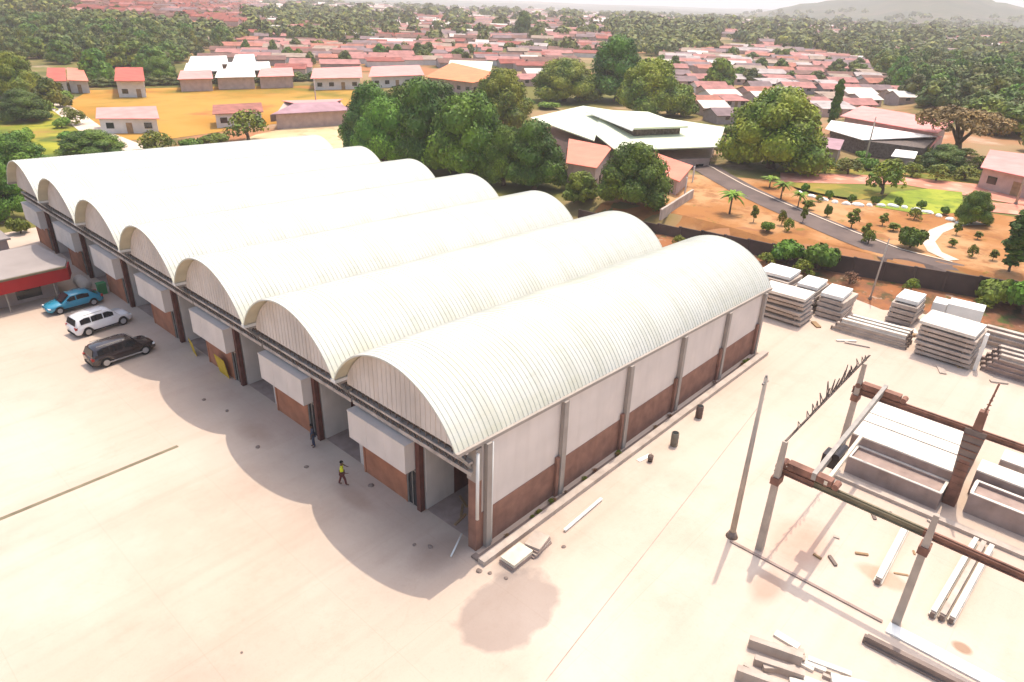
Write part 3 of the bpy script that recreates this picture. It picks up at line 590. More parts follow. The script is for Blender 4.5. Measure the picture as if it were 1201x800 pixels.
# ------------------------------------------------------------------ people
def skin_mesh(name, verts, edges, rad, m, parent, lv=2):
    me = bpy.data.meshes.new(name+'_cage'); me.from_pydata(verts, edges, []); o = bpy.data.objects.new(name+'_cage', me); COL.objects.link(o)
    sk = o.modifiers.new('skin', 'SKIN'); sk.use_smooth_shade = True; su = o.modifiers.new('sub', 'SUBSURF'); su.levels = lv; su.render_levels = lv
    for i, r_ in enumerate(rad): me.skin_vertices[0].data[i].radius = (r_, r_) if not isinstance(r_, tuple) else r_
    me.skin_vertices[0].data[0].use_root = True
    dg = bpy.context.evaluated_depsgraph_get(); nm = bpy.data.meshes.new_from_object(o.evaluated_get(dg)); nm.name = name
    bpy.data.objects.remove(o); nm.materials.clear(); nm.materials.append(m); ob = bpy.data.objects.new(name, nm); COL.objects.link(ob); ob.parent = parent; return ob
def person(label, loc, rz, shirt, trousers, arms='down', stride=.14):
    r = root('person', label, 'person', loc, rz)
    L = stride
    J = dict(pel=(0, 0, .93), spi=(0.01, 0, 1.12), che=(.02, 0, 1.34), nek=(.03, 0, 1.49), hed=(.05, 0, 1.58), top=(.05, 0, 1.70))
    for s, q in ((-1, 1), (1, -1)):
        J['hip%d' % s] = (0, s*.09, .88); J['kne%d' % s] = (q*L*.9+.03, s*.10, .49); J['ank%d' % s] = (q*L*1.5, s*.10, .09); J['toe%d' % s] = (q*L*1.5+.16, s*.12, .035)
        J['sho%d' % s] = (.0, s*.18, 1.41)
        if arms == 'out': J['elb%d' % s] = (.08, s*.40, 1.22); J['wri%d' % s] = (.26, s*.36, 1.08); J['han%d' % s] = (.33, s*.34, 1.06)
        else: J['elb%d' % s] = (-q*.06, s*.25, 1.14); J['wri%d' % s] = (-q*.02+.10, s*.25, .90); J['han%d' % s] = (-q*.02+.13, s*.25, .82)
    rad = dict(pel=(.15, .12), spi=(.13, .10), che=(.155, .11), nek=.055, hed=.085, top=.075)
    E = [('pel', 'spi'), ('spi', 'che'), ('che', 'nek'), ('nek', 'hed'), ('hed', 'top')]
    for s in (-1, 1):
        k = '%d' % s; rad.update({'hip'+k: .085, 'kne'+k: .055, 'ank'+k: .04, 'toe'+k: .032, 'sho'+k: .055, 'elb'+k: .04, 'wri'+k: .028, 'han'+k: .032})
        E += [('pel', 'hip'+k), ('hip'+k, 'kne'+k), ('kne'+k, 'ank'+k), ('ank'+k, 'toe'+k), ('che', 'sho'+k), ('sho'+k, 'elb'+k), ('elb'+k, 'wri'+k), ('wri'+k, 'han'+k)]
        # five fingers
        hx = Vector(J['han'+k]); dirv = (hx-Vector(J['wri'+k])).normalized()
        for fi in range(5):
            lat = (fi-1.5)*.018 if fi < 4 else -.035; ln = (.07, .085, .08, .065, .05)[fi]
            a_ = hx+Vector((lat, 0, 0))+dirv*.01; b_ = a_+dirv*ln+Vector((.0 if fi < 4 else -.02, -s*.01, 0))
            J['f%d%s' % (fi, k)] = tuple(b_); rad['f%d%s' % (fi, k)] = .008; E.append(('han'+k, 'f%d%s' % (fi, k)))
    names = ['pel']+[n_ for n_ in J if n_ != 'pel']; ix = {n_: i for i, n_ in enumerate(names)}
    skin_mesh('body', [J[n_] for n_ in names], [(ix[a], ix[b_]) for a, b_ in E], [rad[n_] for n_ in names], M['skin'], r)
    def sub(nm, ns, es, grow, m, tweak={}):
        ii = {n_: i for i, n_ in enumerate(ns)}
        rr = []
        for n_ in ns:
            q = rad.get(n_, .06); rr.append(tuple(c+grow for c in q) if isinstance(q, tuple) else q+grow)
        return skin_mesh(nm, [tweak.get(n_, J.get(n_)) for n_ in ns], [(ii[a], ii[c]) for a, c in es], rr, m, r)
    sub('shirt', ['che', 'spi', 'pel', 'nek', 'sho-1', 'sho1', 'elb-1', 'elb1'], [('che', 'spi'), ('spi', 'pel'), ('che', 'nek'), ('che', 'sho-1'), ('che', 'sho1'), ('sho-1', 'elb-1'), ('sho1', 'elb1')], .022, shirt,
        {'nek': (.025, 0, 1.44)})
    sub('trousers', ['pel', 'hip-1', 'hip1', 'kne-1', 'kne1', 'ank-1', 'ank1'], [('pel', 'hip-1'), ('pel', 'hip1'), ('hip-1', 'kne-1'), ('hip1', 'kne1'), ('kne-1', 'ank-1'), ('kne1', 'ank1')], .018, trousers, {'pel': (0, 0, .94)})
    b = MB(); bm = bmesh.new(); bmesh.ops.create_icosphere(bm, subdivisions=3, radius=.108)
    me = bpy.data.meshes.new('hair')
    for v in bm.verts: v.co = Vector((v.co.x*1.05, v.co.y*.86, max(v.co.z*1.1, -.02+.05*(v.co.x > .05))))
    bm.to_mesh(me); bm.free(); me.materials.append(M['hair']); ho = bpy.data.objects.new('hair', me); COL.objects.link(ho); ho.parent = r; ho.location = (.035, 0, 1.655)
    # face: nose, eyes, mouth
    MB().tube([(.135, 0, 1.645), (.16, 0, 1.605), (.135, 0, 1.595)], [.008, .016, .010], 6).build('nose', M['skin'], r, smooth=True)
    for s in (-1, 1):
        MB().tube([(.125, s*.034, 1.64), (.137, s*.034, 1.64)], .010, 8).build('eye', M['head'], r)
        MB().tube([(.04, s*.082, 1.62), (.045, s*.10, 1.62)], .024, 8).build('ear', M['skin'], r)
    MB().tube([(.128, -.025, 1.562), (.136, 0, 1.56), (.128, .025, 1.562)], .006, 6).build('mouth', M['trouser'], r)
    return r
person('worker in a bright yellow top and maroon trousers walking in the shadow of the vaults', (-1.75, 9.55, 0), R(-35), M['vest'], M['trouser'], 'out')
person('worker in dark navy clothes standing beside a brick red pillar of the warehouse', (-.75, 14.1, 0), R(150), M['navy'], M['navy'], 'down', .03)

# ------------------------------------------------------------------ things by the warehouse
def thing1(mb, name, m, label, cat, group=None, **k): return tag(mb.build(name, m, **k), label, cat, group)
def drum(loc, m, label, r_=.29, h_=1.0, tilt=0):
    t = root('drum', label, 'drum', loc); t.rotation_euler = (tilt, 0, .3)
    MB().tube([(0, 0, 0), (0, 0, .03), (0, 0, h_*.32), (0, 0, h_*.34), (0, 0, h_*.36), (0, 0, h_*.64), (0, 0, h_*.66), (0, 0, h_*.68), (0, 0, h_*.97), (0, 0, h_)],
        [r_*.95, r_, r_, r_*1.05, r_, r_, r_*1.05, r_, r_, r_*.94], 18).build('barrel', m, t, smooth=True)
    MB().tube([(0, 0, h_+.001), (0, 0, h_+.02)], r_*.8, 16).build('lid', M['tyre'], t)
    return t
drum((20.3, -1.9, 0), M['plastic_brown'], 'brown drum standing closest to the kerb of the long cream wall', .25, .95)
drum((16.0, -2.45, 0), M['plastic_grey'], 'olive grey drum standing alone on the pale yard beside the long wall', .25, 1.0)
t = root('bucket', 'small dark bucket with a white board beside it, by the long cream wall', 'bucket', (13.35, -2.3, 0))
MB().tube([(0, 0, 0), (0, 0, .42)], [.15, .19], 14).build('pail', M['plastic_brown'], t, smooth=True); MB().tube([(-.18, 0, .42), (0, 0, .62), (.18, 0, .42)], .012, 6).build('handle', M['steel'], t)
thing1(MB().bar((12.8, -1.75, .03), (13.9, -1.95, .03), .28, .05), 'board', M['stone_white'], 'short white board lying flat next to the small dark bucket', 'board')
thing1(MB().bar((4.35, -2.5, .12), (8.0, -2.35, .12), .16, .10), 'plank', M['stone_white'], 'long white plank lying on the ground by the side wall', 'plank')
thing1(MB().tube([(-1.35, .55, .06), (.02, 1.15, .35)], .05, 8), 'pipe', M['white_trim'], 'white pipe lying in the shadow in front of the open corner bay', 'pipe', smooth=True)
def blk(name, x, y, z, sx, sy, sz, rz, m, label, cat, group=None):
    b = MB(); c = .02
    prof_ = [(-sx/2+c, -sy/2), (sx/2-c, -sy/2), (sx/2, -sy/2+c), (sx/2, sy/2-c), (sx/2-c, sy/2), (-sx/2+c, sy/2), (-sx/2, sy/2-c), (-sx/2, -sy/2+c)]
    b.prism(prof_, 0, sz); o = b.build(name, m); o.location = (x, y, z); o.rotation_euler = (0, 0, rz); return tag(o, label, cat, group)
for i, (x, y, z, rz) in enumerate(((.9, -2.0, 0, -.05), (.95, -2.02, .22, .02))):
    blk('kerb_slab', x, y, z, 1.5, .95, .20, rz, M['wood_pale'] if i else M['concrete_grey'], ('upper' if i else 'lower')+' slab of the small pair at the near corner of the warehouse', 'slab', 'slabs at the warehouse corner')
for i in range(4):
    blk('formwork_board', 2.35+.03*i, -2.1-.02*i, .13*i, 1.6-.12*i, 1.05-.05*i, .11, .05+.06*i, M['concrete_grey'] if i % 2 == 0 else M['concrete'],
        ('bottom', 'second from bottom', 'third from bottom', 'top')[i]+' grey panel of the little pile beside the corner slabs', 'panel', 'panels piled beside the kerb')
for i, (x, y, s_) in enumerate(((-1.0, -1.2, .16), (-.7, -1.7, .12), (-1.6, 1.9, .14), (-2.3, 12.6, .13), (-3.3, 16.6, .15), (-2.6, 22.0, .12), (-3.0, 24.5, .13), (-.6, 8.3, .18), (3.4, -3.2, .12), (-.4, -2.5, .1), (-11.8, 2.9, .06), (-2.1, 2.6, .1))):
    bm = bmesh.new(); bmesh.ops.create_icosphere(bm, subdivisions=2, radius=s_)
    for v in bm.verts: v.co *= 1+.5*noise.noise(v.co*6+Vector((i, 0, 0))); v.co.z = max(v.co.z*.6, -s_*.2)
    me = bpy.data.meshes.new('rubble_lump'); bm.to_mesh(me); bm.free(); me.materials.append(M['concrete_dark']); o = bpy.data.objects.new('rubble_lump', me); COL.objects.link(o); o.location = (x, y, s_*.2)
    tag(o, 'small dark rubble lump on the yard', 'rubble', 'lumps of rubble on the yard')
b = MB(); b.box(-.6, .5, -.03, .0, 0, 1.3); o = b.build('sheet_board', M['yellow']); o.location = (-.25, 31.8, 0); o.rotation_euler = (R(-8), 0, R(80)); tag(o, 'yellow board leaning at the shopfront of the fourth vault from the near end', 'board')
b = MB(); b.box(-.8, .8, -.03, .0, 0, 1.6); o = b.build('sheet_board', M['yellow']); o.location = (-.25, 26.9, 0); o.rotation_euler = (R(-8), 0, R(88)); tag(o, 'ochre board leaning at the shopfront of the third vault from the near end', 'board')
b = MB(); b.box(-.35, .35, -.3, .3, 0, 1.0); b.box(-.38, .38, -.33, .33, 1.0, 1.08); thing1(b, 'waste_bin', M['green_box'], 'green bin standing between the teal car and the warehouse front', 'bin', loc=(-.7, 49.6, 0))
# small pallets and junk in the open corner bay
for i in range(3): blk('timber_offcut', 1.0+.6*i, 2.3+.5*i, .02, 1.1, .14, .06, .5*i+.2, M['wood'], 'brown timber offcut lying in the open corner bay', 'timber', 'timber offcuts in the corner bay')

# ------------------------------------------------------------------ shop with red fascia, left
def build_shop():
    s = root('shop_building', 'low shop with flat grey roof and red fascia beside the teal car', 'building', (-6, 55, 0))
    P = lambda x, y: (x, y)
    b = MB(); b.prism([(-19, 50.1), (-3.0, 50.3), (-2.4, 51.8), (-2.9, 58.6), (-19, 58.6)], 3.02, 3.18); b.build('roof', M['bitumen'], s, world=True)
    b = MB(); b.bar((-19, 49.98, 2.45), (-3.0, 50.18, 2.45), .10, 1.15); b.bar((-2.95, 50.2, 2.45), (-2.32, 51.75, 2.45), .10, 1.15); b.build('fascia', M['red_fascia'], s, world=True)
    b = MB(); b.bar((-19, 49.95, 3.10), (-3.0, 50.15, 3.10), .16, .17); b.build('roof_edge', M['olive_steel'], s, world=True)
    b = MB(); b.prism([(-18.5, 52.0), (-3.6, 52.1), (-3.6, 58.2), (-18.5, 58.2)], 0, 3.0); b.build('wall', M['wall_shop'], s, world=True)
    for x in (-16, -12, -8, -4.2): MB().tube([(x, 50.5, 0), (x, 50.5, 3.0)], .07, 8).build('post', M['steel'], s, world=True)
    for x in (-15, -11, -7): MB().box(x, x+2, 51.94, 51.99, .4, 2.4).build('window', M['glass'], s, world=True)
build_shop()
c = root('counter', 'long pale pink counter under the red fascia of the left shop', 'counter', (-13, 50.9, 0))
MB().box(-4.5, 3.5, -.25, .25, 0, .75).build('front_panel', M['wall_pinkish'], c); MB().box(-4.6, 3.6, -.35, .35, .755, .83).build('top', M['white_trim'], c)
s = root('shed', 'small grey shed with flat roof behind the shop at the left edge', 'shed', (-6.5, 66.5, 0))
MB().box(-5, 2.2, -3.2, 3.2, 0, 2.8).build('wall', M['wall_shop'], s); MB().box(-5.3, 2.5, -3.5, 3.5, 2.8, 2.98).build('roof', M['bitumen'], s)
bl = root('concrete_block', 'rounded pale concrete block between the shop and the warehouse front', 'block', (-1.4, 52.6, 0))
MB().tube([(0, -.9, .45), (0, .9, .45)], [.55, .55], 12).build('drum_body', M['wall_grey'], bl, smooth=True)

# ------------------------------------------------------------------ poles
def utility_pole(x, y, h, label, zb=0.0, lean=0.0):
    p = root('utility_pole', label, 'pole', (x, y, zb)); p.rotation_euler = (lean, 0, 0)
    MB().tube([(0, 0, -.05), (0, 0, h)], [.17, .095], 12).build('shaft', M['pole'], p, smooth=True)
    MB().tube([(0, 0, h), (0, 0, h+.12)], .06, 8).build('cap', M['steel'], p)
    MB().box(-.28, .28, -.05, .05, h-.35, h-.25).build('crossarm', M['steel'], p)
    MB().tube([(0, 0, 0), (0, 0, .35)], [.34, .2], 12).build('footing', M['concrete_dark'], p, smooth=True)
    return p
g0 = G(858, 630); utility_pole(g0.x, g0.y, 10.1, 'tall slender concrete pole standing in the yard next to the crane runway')
g0 = G(1020, 352); utility_pole(g0.x, g0.y, 6.4, 'pale pole standing on the reddish bank behind the stacks of panels', T(g0.x, g0.y), R(2)).scale = (.6, .6, 1)
for i, (q, lab) in enumerate((((1191, 240), 'thin pole beside the pink terrace near the right edge'), ((1013, 195), 'slim pole in front of the large pink and white roofs'), ((372, 135), 'pole standing at the right end of the sports field'), ((905, 130), 'pole rising between houses right of the round olive tree'))):
    g0 = G(*q); utility_pole(g0.x, g0.y, 8, lab, g0.z)

# ------------------------------------------------------------------ crane runway
def build_runway():
    r = root('crane_runway', 'open crane runway of concrete posts carrying two rusty steel beams across the yard', 'crane runway', (10.8, -10.9, 0))
    def post(x, y, h, m=None, base=.36, top=.22):
        p = MB(); p.add([(x+sx*w_, y+sy*w_, z) for z, w_ in ((0, base/2), (5.0, top/2+.04), (h, top/2)) for sx, sy in ((-1,-1),(1,-1),(1,1),(-1,1))],
            [(0,1,5,4),(1,2,6,5),(2,3,7,6),(3,0,4,7),(4,5,9,8),(5,6,10,9),(6,7,11,10),(7,4,8,11),(8,9,10,11),(0,3,2,1)])
        o = p.build('post', m or M['pole'], r, world=True)
        MB().box(x-.24, x+.40, y-.22, y+.22, 4.42, 4.84).build('corbel', M['rust'], o, world=False).location = (-10.8, 10.9, 0)
        return o
    for x, y, h in ((10.75, -10.9, 7.0), (10.6, -17.9, 6.6), (10.8, -25.2, 7.0), (22.4, -10.9, 7.0), (22.6, -25, 7.0)): post(x, y, h)
    post(22.6, -17.4, 6.4, M['rust'], .7, .4)
    # steel cladding plates and spike of the middle far post
    b = MB(); b.add([(22.32, -17.4+dy, z) for z, dy in ((0.3, -.25), (0.3, .25), (5.2, .55), (5.2, -.55))]+[(22.42, -17.4+dy, z) for z, dy in ((0.3, -.25), (0.3, .25), (5.2, .55), (5.2, -.55))],
        [(0,1,2,3)[::-1],(4,5,6,7),(0,4,5,1)[::-1],(1,5,6,2)[::-1],(2,6,7,3)[::-1],(3,7,4,0)[::-1]]); b.build('side_plate', M['concrete_dark'], r, world=True)
    b = MB()
    for i in range(10): b = MB().bar((22.28, -17.4-.24-.03*i, .6+i*.47), (22.28, -17.4+.24+.03*i, .6+i*.47), .06); b.build('rung', M['rust'], r, world=True)
    b = MB()
    b.bar((22.5, -17.4, 5.2), (22.5, -17.6, 8.3), .10)
    for i in range(9): b.bar((22.5, -17.42-.02*i-.22+.022*i, 5.4+i*.3), (22.5, -17.42-.02*i+.22-.022*i, 5.4+i*.3), .05)
    b.build('rebar_ladder', M['rust'], r, world=True)
    def ibeam(x, y0, y1, m, z=4.88, h=.34, w=.24):
        b = MB(); b.box(x-w/2, x+w/2, y1, y0, z, z+.05); b.box(x-.04, x+.04, y1, y0, z+.05, z+h-.05); b.box(x-w/2, x+w/2, y1, y0, z+h-.05, z+h); b.box(x-.05, x+.05, y1, y0, z+h, z+h+.08)
        b.build('runway_beam', m, r, world=True)
    ibeam(11.15, -10.6, -12.6, M['rust']); ibeam(11.2, -12.6, -17.6, M['olive_steel']); ibeam(11.2, -17.6, -26.5, M['rust'])
    ibeam(22.5, -10.6, -26.5, M['rust'])
    # zigzag hanger strip between the post tops
    b = MB(); a, c = Vector((10.75, -10.9, 7.0)), Vector((23.6, -10.75, 7.05)); b.bar(a, c, .09)
    rnd = random.Random(4); q = a.lerp(c, .06); n = 30
    for i in range(n):
        q2 = a.lerp(c, .06+.92*(i+1)/n); hh = .22+.85*math.exp(-((i-16)/7.5)**2)*rnd.uniform(.6, 1.3)
        mid = (q+q2)/2+Vector((rnd.uniform(-.1, .1), rnd.uniform(-.25, .25), hh)); b.bar(q, mid, .04); b.bar(mid, q2, .04); q = q2
    b.build('hanger_strip', M['mesh_and_shade'], r, world=True)
build_runway()
def build_bridge():
    r = root('bridge_crane', 'travelling bridge crane with dark hoist spanning the two runway beams', 'crane', (16.8, -12.4, 5.3))
    b = MB(); b.bar((10.9, -12.55, 5.62), (23.0, -12.25, 5.62), .22, .4); b.build('girder', M['steel'], r, world=True)
    b = MB(); b.bar((10.9, -13.15, 5.55), (16.5, -13.0, 5.55), .16, .2); b.build('walkway', M['wood_pale'], r, world=True)
    b = MB(); b.box(13.3, 14.1, -13.0, -12.1, 4.9, 5.6); b.tube([(13.1, -12.8, 5.75), (14.4, -12.8, 5.75)], .2, 10); b.box(14.2, 14.6, -12.8, -12.4, 5.2, 5.6); b.build('hoist', M['black'], r, world=True)
    MB().tube([(13.7, -12.7, 4.9), (13.7, -12.7, 3.7)], .03, 6).build('cable', M['black'], r, world=True)
    MB().box(13.58, 13.82, -12.8, -12.6, 3.35, 3.7).build('hook_block', M['rust'], r, world=True)
    for x, y in ((11.18, -12.3), (22.5, -12.2)):
        b = MB(); b.box(x-.22, x+.22, y-1.1, y+1.1, 5.385, 5.72)
        for k in (-1.3, -.85, .9, 1.3): b.tube([(x-.26, y+k, 5.5), (x+.26, y+k, 5.5)], .17, 10)
        b.build('end_carriage', M['rust'], r, world=True)
build_bridge()
# runway rail kerb strips on the ground
for nm, y0, y1, x, w_, h_ in (('rail_strip', -9.5, -17.4, 10.15, .16, .08), ('ledge', -11.2, -27, 20.3, .5, .22)):
    b = MB(); b.box(x-w_/2, x+w_/2, y1, y0, 0, h_); tag(b.build(nm, M['concrete_grey'] if nm == 'rail_strip' else M['concrete']), kind='structure')

# casting moulds between the runway posts
def mould(x0, x1, y0, y1, h, wall, label, m=None, fill=None):
    t = root('casting_bed', label, 'casting bed', ((x0+x1)/2, (y0+y1)/2, 0)); b = MB(); m = m or M['concrete_grey']
    for a in ((x0, x0+wall, y1, y0), (x1-wall, x1, y1, y0), (x0+wall, x1-wall, y1, y1+wall), (x0+wall, x1-wall, y0-wall, y0)): b.box(*a, 0, h)
    b.build('side_wall', m, t, world=True)
    b = MB()
    for a in ((x0-.03, x0+wall, y1, y0), (x1-wall, x1+.03, y1, y0), (x0+wall, x1-wall, y1-.03, y1+wall), (x0+wall, x1-wall, y0-wall, y0+.03)): b.box(*a, h, h+.05)
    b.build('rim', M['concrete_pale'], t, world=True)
    b = MB(); b.box(x0+wall, x1-wall, y1+wall, y0-wall, .0, fill or h*.55); b.build('bed', M['concrete_grey'], t, world=True)
    return t
def solid(x0, x1, y0, y1, h, label, m, top=True, lip=.0):
    t = root('concrete_block', label, 'concrete block', ((x0+x1)/2, (y0+y1)/2, 0))
    MB().box(x0, x1, y1, y0, 0, h).build('body', m, t, world=True)
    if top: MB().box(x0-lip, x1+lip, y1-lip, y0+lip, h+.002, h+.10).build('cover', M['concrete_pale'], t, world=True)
    return t
mould(21.2, 22.9, -11.7, -17.0, 1.15, .14, 'open concrete casting bed lying between the two runway beams, lowest in front', fill=1.0)
solid(22.95, 25.0, -11.2, -17.3, 1.75, 'wide concrete block with bright white top directly behind the front casting bed', M['concrete_grey'])
solid(25.4, 26.6, -11.0, -17.2, 1.6, 'narrow pale concrete beam behind the wide block with the bright white top', M['concrete'])
solid(26.9, 28.9, -10.9, -17.4, 1.5, 'rearmost white topped concrete block under the far runway beam', M['concrete'])
mould(22.2, 23.9, -18.2, -26.5, 1.35, .16, 'casting bed with tall grey side at the right edge of the yard', fill=1.15)
solid(24.3, 25.8, -18.0, -26.5, 1.7, 'white topped concrete block behind the casting bed at the right edge', M['concrete_grey'])
solid(27.2, 28.7, -18.8, -26.5, 1.4, 'long pale concrete beam furthest back at the right edge', M['concrete'])
b = MB(); b.box(24.9, 25.0, -20.4, -20.3, 1.8, 4.0); thing1(b, 'steel_rod', M['pole'], 'upright steel rod standing on the white topped block at the right edge', 'rod')

# beams lying under the runway
def ibeam_thing(name, a, c, w_, h_, m, label, cat='beam', group=None, n=1):
    t = root(name, label, cat, a, math.atan2(c[1]-a[1], c[0]-a[0]), group); L = math.hypot(c[0]-a[0], c[1]-a[1])
    b = MB(); b.box(0, L, -w_/2, w_/2, 0, h_*.25); b.box(0, L, -w_*.22, w_*.22, h_*.25, h_*.8); b.box(0, L, -w_*.35, w_*.35, h_*.8, h_); b.build('web', m, t)
    MB().box(-.12, -.002, -w_*.3, w_*.3, .02, h_*.85).build('end_plate', M['concrete_dark'], t)
    MB().box(L+.002, L+.10, -w_*.3, w_*.3, .02, h_*.85).build('end_plate', M['concrete_dark'], t)
    return t
ibeam_thing('concrete_beam', (12.6, -16.4, .02), (18.3, -16.2, .02), .42, .42, M['concrete_pale'], 'single white beam lying on the ground under the near runway beam')
for i, dy in enumerate((0, -.38, -.76)):
    ibeam_thing('concrete_beam', (12.2+.12*i, -19.05+dy, .02), (19.6, -19.35+dy, .02), .34, .40, M['concrete_pale'] if i != 1 else M['concrete'],
        ('left', 'middle', 'right')[i]+' beam of the three laid side by side under the runway near the right edge', 'beam', 'three beams laid side by side')
b = MB()
ibeam_thing('concrete_beam', (8.35, -17.2, .02), (8.85, -25.0, .02), .36, .45, M['concrete_dark'], 'long grey beam lying along the bottom right edge beside the white strip')
b = MB(); b.prism([(9.62, -17.7), (10.35, -17.7), (10.4, -26), (9.7, -26)], 0, .10); thing1(b, 'white_strip', M['stone_white'], 'bright white flat strip on the ground beside the long grey beam', 'strip')
# heap of panels at the bottom edge
rnd = random.Random(9)
HEAP = [(5.6, -13.9, 0, 2.3, .30, .75, -1.25), (6.05, -14.9, 0, 2.2, .26, .22, -1.3), (4.9, -14.4, 0, 2.1, .30, .55, -1.22), (3.7, -14.4, 0, 2.6, .34, .85, -1.25), (4.4, -15.7, 0, 2.2, .3, .35, -1.3),
        (6.6, -16.0, 0, 1.8, .26, .30, -1.28), (2.9, -15.6, 0, 2.4, .3, .4, -1.2), (5.5, -16.3, 0, 1.9, .26, .22, -1.3), (3.6, -17.2, 0, 2.2, .3, .3, -1.3), (2.2, -14.6, 0, 2.0, .3, .7, -1.25)]
HL = ['tall grey panel on edge at the back of the bottom edge heap', 'low pale panel at the back right of the bottom edge heap', 'second panel on edge in the bottom edge heap', 'tall panel on edge at the left end of the bottom edge heap',
      'pale panel lying in the middle of the bottom edge heap', 'short panel set apart at the right of the bottom edge heap', 'panel lying at the front of the bottom edge heap', 'thin panel lying near the middle right of the heap',
      'low panel at the right front of the bottom edge heap', 'panel on edge at the left front corner of the heap']
for (x, y, z, sx, sy, sz, rz), lab in zip(HEAP, HL):
    blk('concrete_slab', x-.9, y-.5, z, sx, sy, sz*.75, rz, M['concrete_pale'] if sz < .5 else M['concrete'], lab, 'panel', 'panels heaped at the bottom edge')

rnd = random.Random(31)
for i in range(19):
    blk('offcut', 5.9-rnd.random()*3.6, -14.0-rnd.random()*4.5, .0, rnd.uniform(.6, 2.0), rnd.uniform(.15, .5), rnd.uniform(.08, .38), rnd.uniform(-1.7, -.7), rnd.choice((M['concrete_pale'], M['concrete'])), 'concrete offcut lying around the bottom edge heap', 'offcut', 'offcuts around the heap')
for i in range(16):
    blk('offcut', rnd.uniform(40.5, 48), rnd.uniform(-17, 1), .0, rnd.uniform(.5, 2.2), rnd.uniform(.15, .5), rnd.uniform(.08, .3), rnd.uniform(-3, 3), rnd.choice((M['concrete_pale'], M['concrete'], M['wood'])), 'small offcut on the yard among the panel stacks', 'offcut', 'offcuts among the stacks')
for i in range(12):
    blk('offcut', rnd.uniform(12, 20.5), rnd.uniform(-20, -11), .0, rnd.uniform(.2, .8), rnd.uniform(.08, .2), rnd.uniform(.04, .12), rnd.uniform(-3, 3), rnd.choice((M['concrete_dark'], M['concrete'], M['wood'])), 'small offcut on the ground under the crane runway', 'offcut', 'offcuts under the runway')
# ------------------------------------------------------------------ stacks of precast panels at the back of the yard
ORD = ['bottom', 'second from bottom', 'third from bottom', 'fourth from bottom', 'fifth from bottom', 'sixth from bottom', 'seventh from bottom', 'eighth from bottom', 'ninth from bottom']
def stack(cx_, cy_, sx, sy, n, h, gap, where, topm=None, rz=0.0, m=None, jit=.16):
    base = None; rnd = random.Random(int(cx_*10+cy_*7))
    for i in range(n):
        z = i*(h+gap); last = i == n-1
        t = root('precast_panel', (ORD[i] if not last else 'top')+' concrete panel '+where, 'precast panel', (cx_+rnd.uniform(-jit, jit), cy_+rnd.uniform(-jit, jit), z), rz+rnd.uniform(-.05, .05), 'precast panels stacked '+where)
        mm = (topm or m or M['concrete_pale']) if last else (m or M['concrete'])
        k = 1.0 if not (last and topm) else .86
        b = MB(); b.box(-sx/2*k, sx/2*k, -sy/2*k, sy/2*k, gap, gap+h); b.build('slab', mm, t)
        for s_ in (-1, 1):
            b = MB(); b.box(-sx/2*.95, sx/2*.95, s_*sy*.36-.08, s_*sy*.36+.08, 0, gap); b.build('bearer', M['concrete_dark'], t)
stack(41.9, 1.3, 2.6, 4.2, 6, .26, .20, 'of the tall stack touching the far corner of the warehouse')
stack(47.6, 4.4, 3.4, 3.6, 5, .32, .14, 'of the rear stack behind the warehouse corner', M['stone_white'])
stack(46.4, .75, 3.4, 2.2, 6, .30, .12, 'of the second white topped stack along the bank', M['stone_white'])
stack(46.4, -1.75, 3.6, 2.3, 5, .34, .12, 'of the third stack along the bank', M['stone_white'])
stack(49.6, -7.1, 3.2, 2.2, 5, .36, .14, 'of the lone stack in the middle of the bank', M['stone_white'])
stack(44.2, -12.0, 3.4, 4.2, 7, .26, .18, 'of the wide striped stack left of the white post')
for i in range(9):
    k, j = i % 3, i//3
    ibeam_thing('precast_beam', (42.6+k*.75+.1*j, -3.1-.3*j-.2*k, j*.42), (43.0+k*.75+.1*j, -9.2+.1*j, j*.42), .5, .38, M['concrete'] if j < 2 else M['concrete_pale'],
        '%s beam in the %s layer of the low pile along the yard edge' % (('front', 'middle', 'back')[k], ('bottom', 'middle', 'top')[j]), 'beam', 'low pile of long beams')
for i in range(12):
    k, j = i % 3, i//3
    ibeam_thing('precast_beam', (43.6+k*.95, -14.9-.3*j+.2*k, j*.45), (43.8+k*.95, -27.0+.3*j, j*.45), .6, .42, M['concrete_grey'] if j < 3 else M['concrete'],
        '%s girder in layer %s of the long pile at the right edge' % (('front', 'middle', 'back')[k], ('one', 'two', 'three', 'four')[j]), 'girder', 'long pile of girders at the right edge')
JT = 1
for i in range(6):
    k, j = i % 2, i//2
    ibeam_thing('precast_beam', (49.2+k*1.1, -13.6, j*.5), (49.4+k*1.1, -27.0, j*.5), .7, .45, M['concrete'],
        '%s girder in the %s layer of the rear pile at the foot of the wall' % (('front', 'back')[k], ('bottom', 'middle', 'top')[j]), 'girder', 'rear pile of girders')
b = MB(); b.box(43.0, 43.5, -14.6, -14.35, 0, 3.2); thing1(b, 'white_post', M['stone_white'], 'white upright board between the striped stack and the long girders', 'post')
# white machine body behind the wide stack
t = root('cement_truck', 'small white truck body standing behind the wide striped stack', 'truck', (51.5, -11.6, 0), R(95))
MB().box(-1.3, 1.5, -.95, .95, .9, 2.4).build('box_body', M['stone_white'], t); MB().box(1.55, 2.7, -.9, .9, .6, 2.2).build('cab', M['white_trim'], t)
MB().box(2.705, 2.72, -.75, .75, 1.4, 2.05).build('windscreen', M['glass'], t); MB().box(-1.4, 2.6, -.5, .5, .5, .88).build('chassis', M['dark'], t)
for x in (-.8, 2.0):
    for s_ in (-1, 1): MB().tube([(x, s_*.65, .45), (x, s_*.92, .45)], .45, 16).build('wheel', M['tyre'], t)

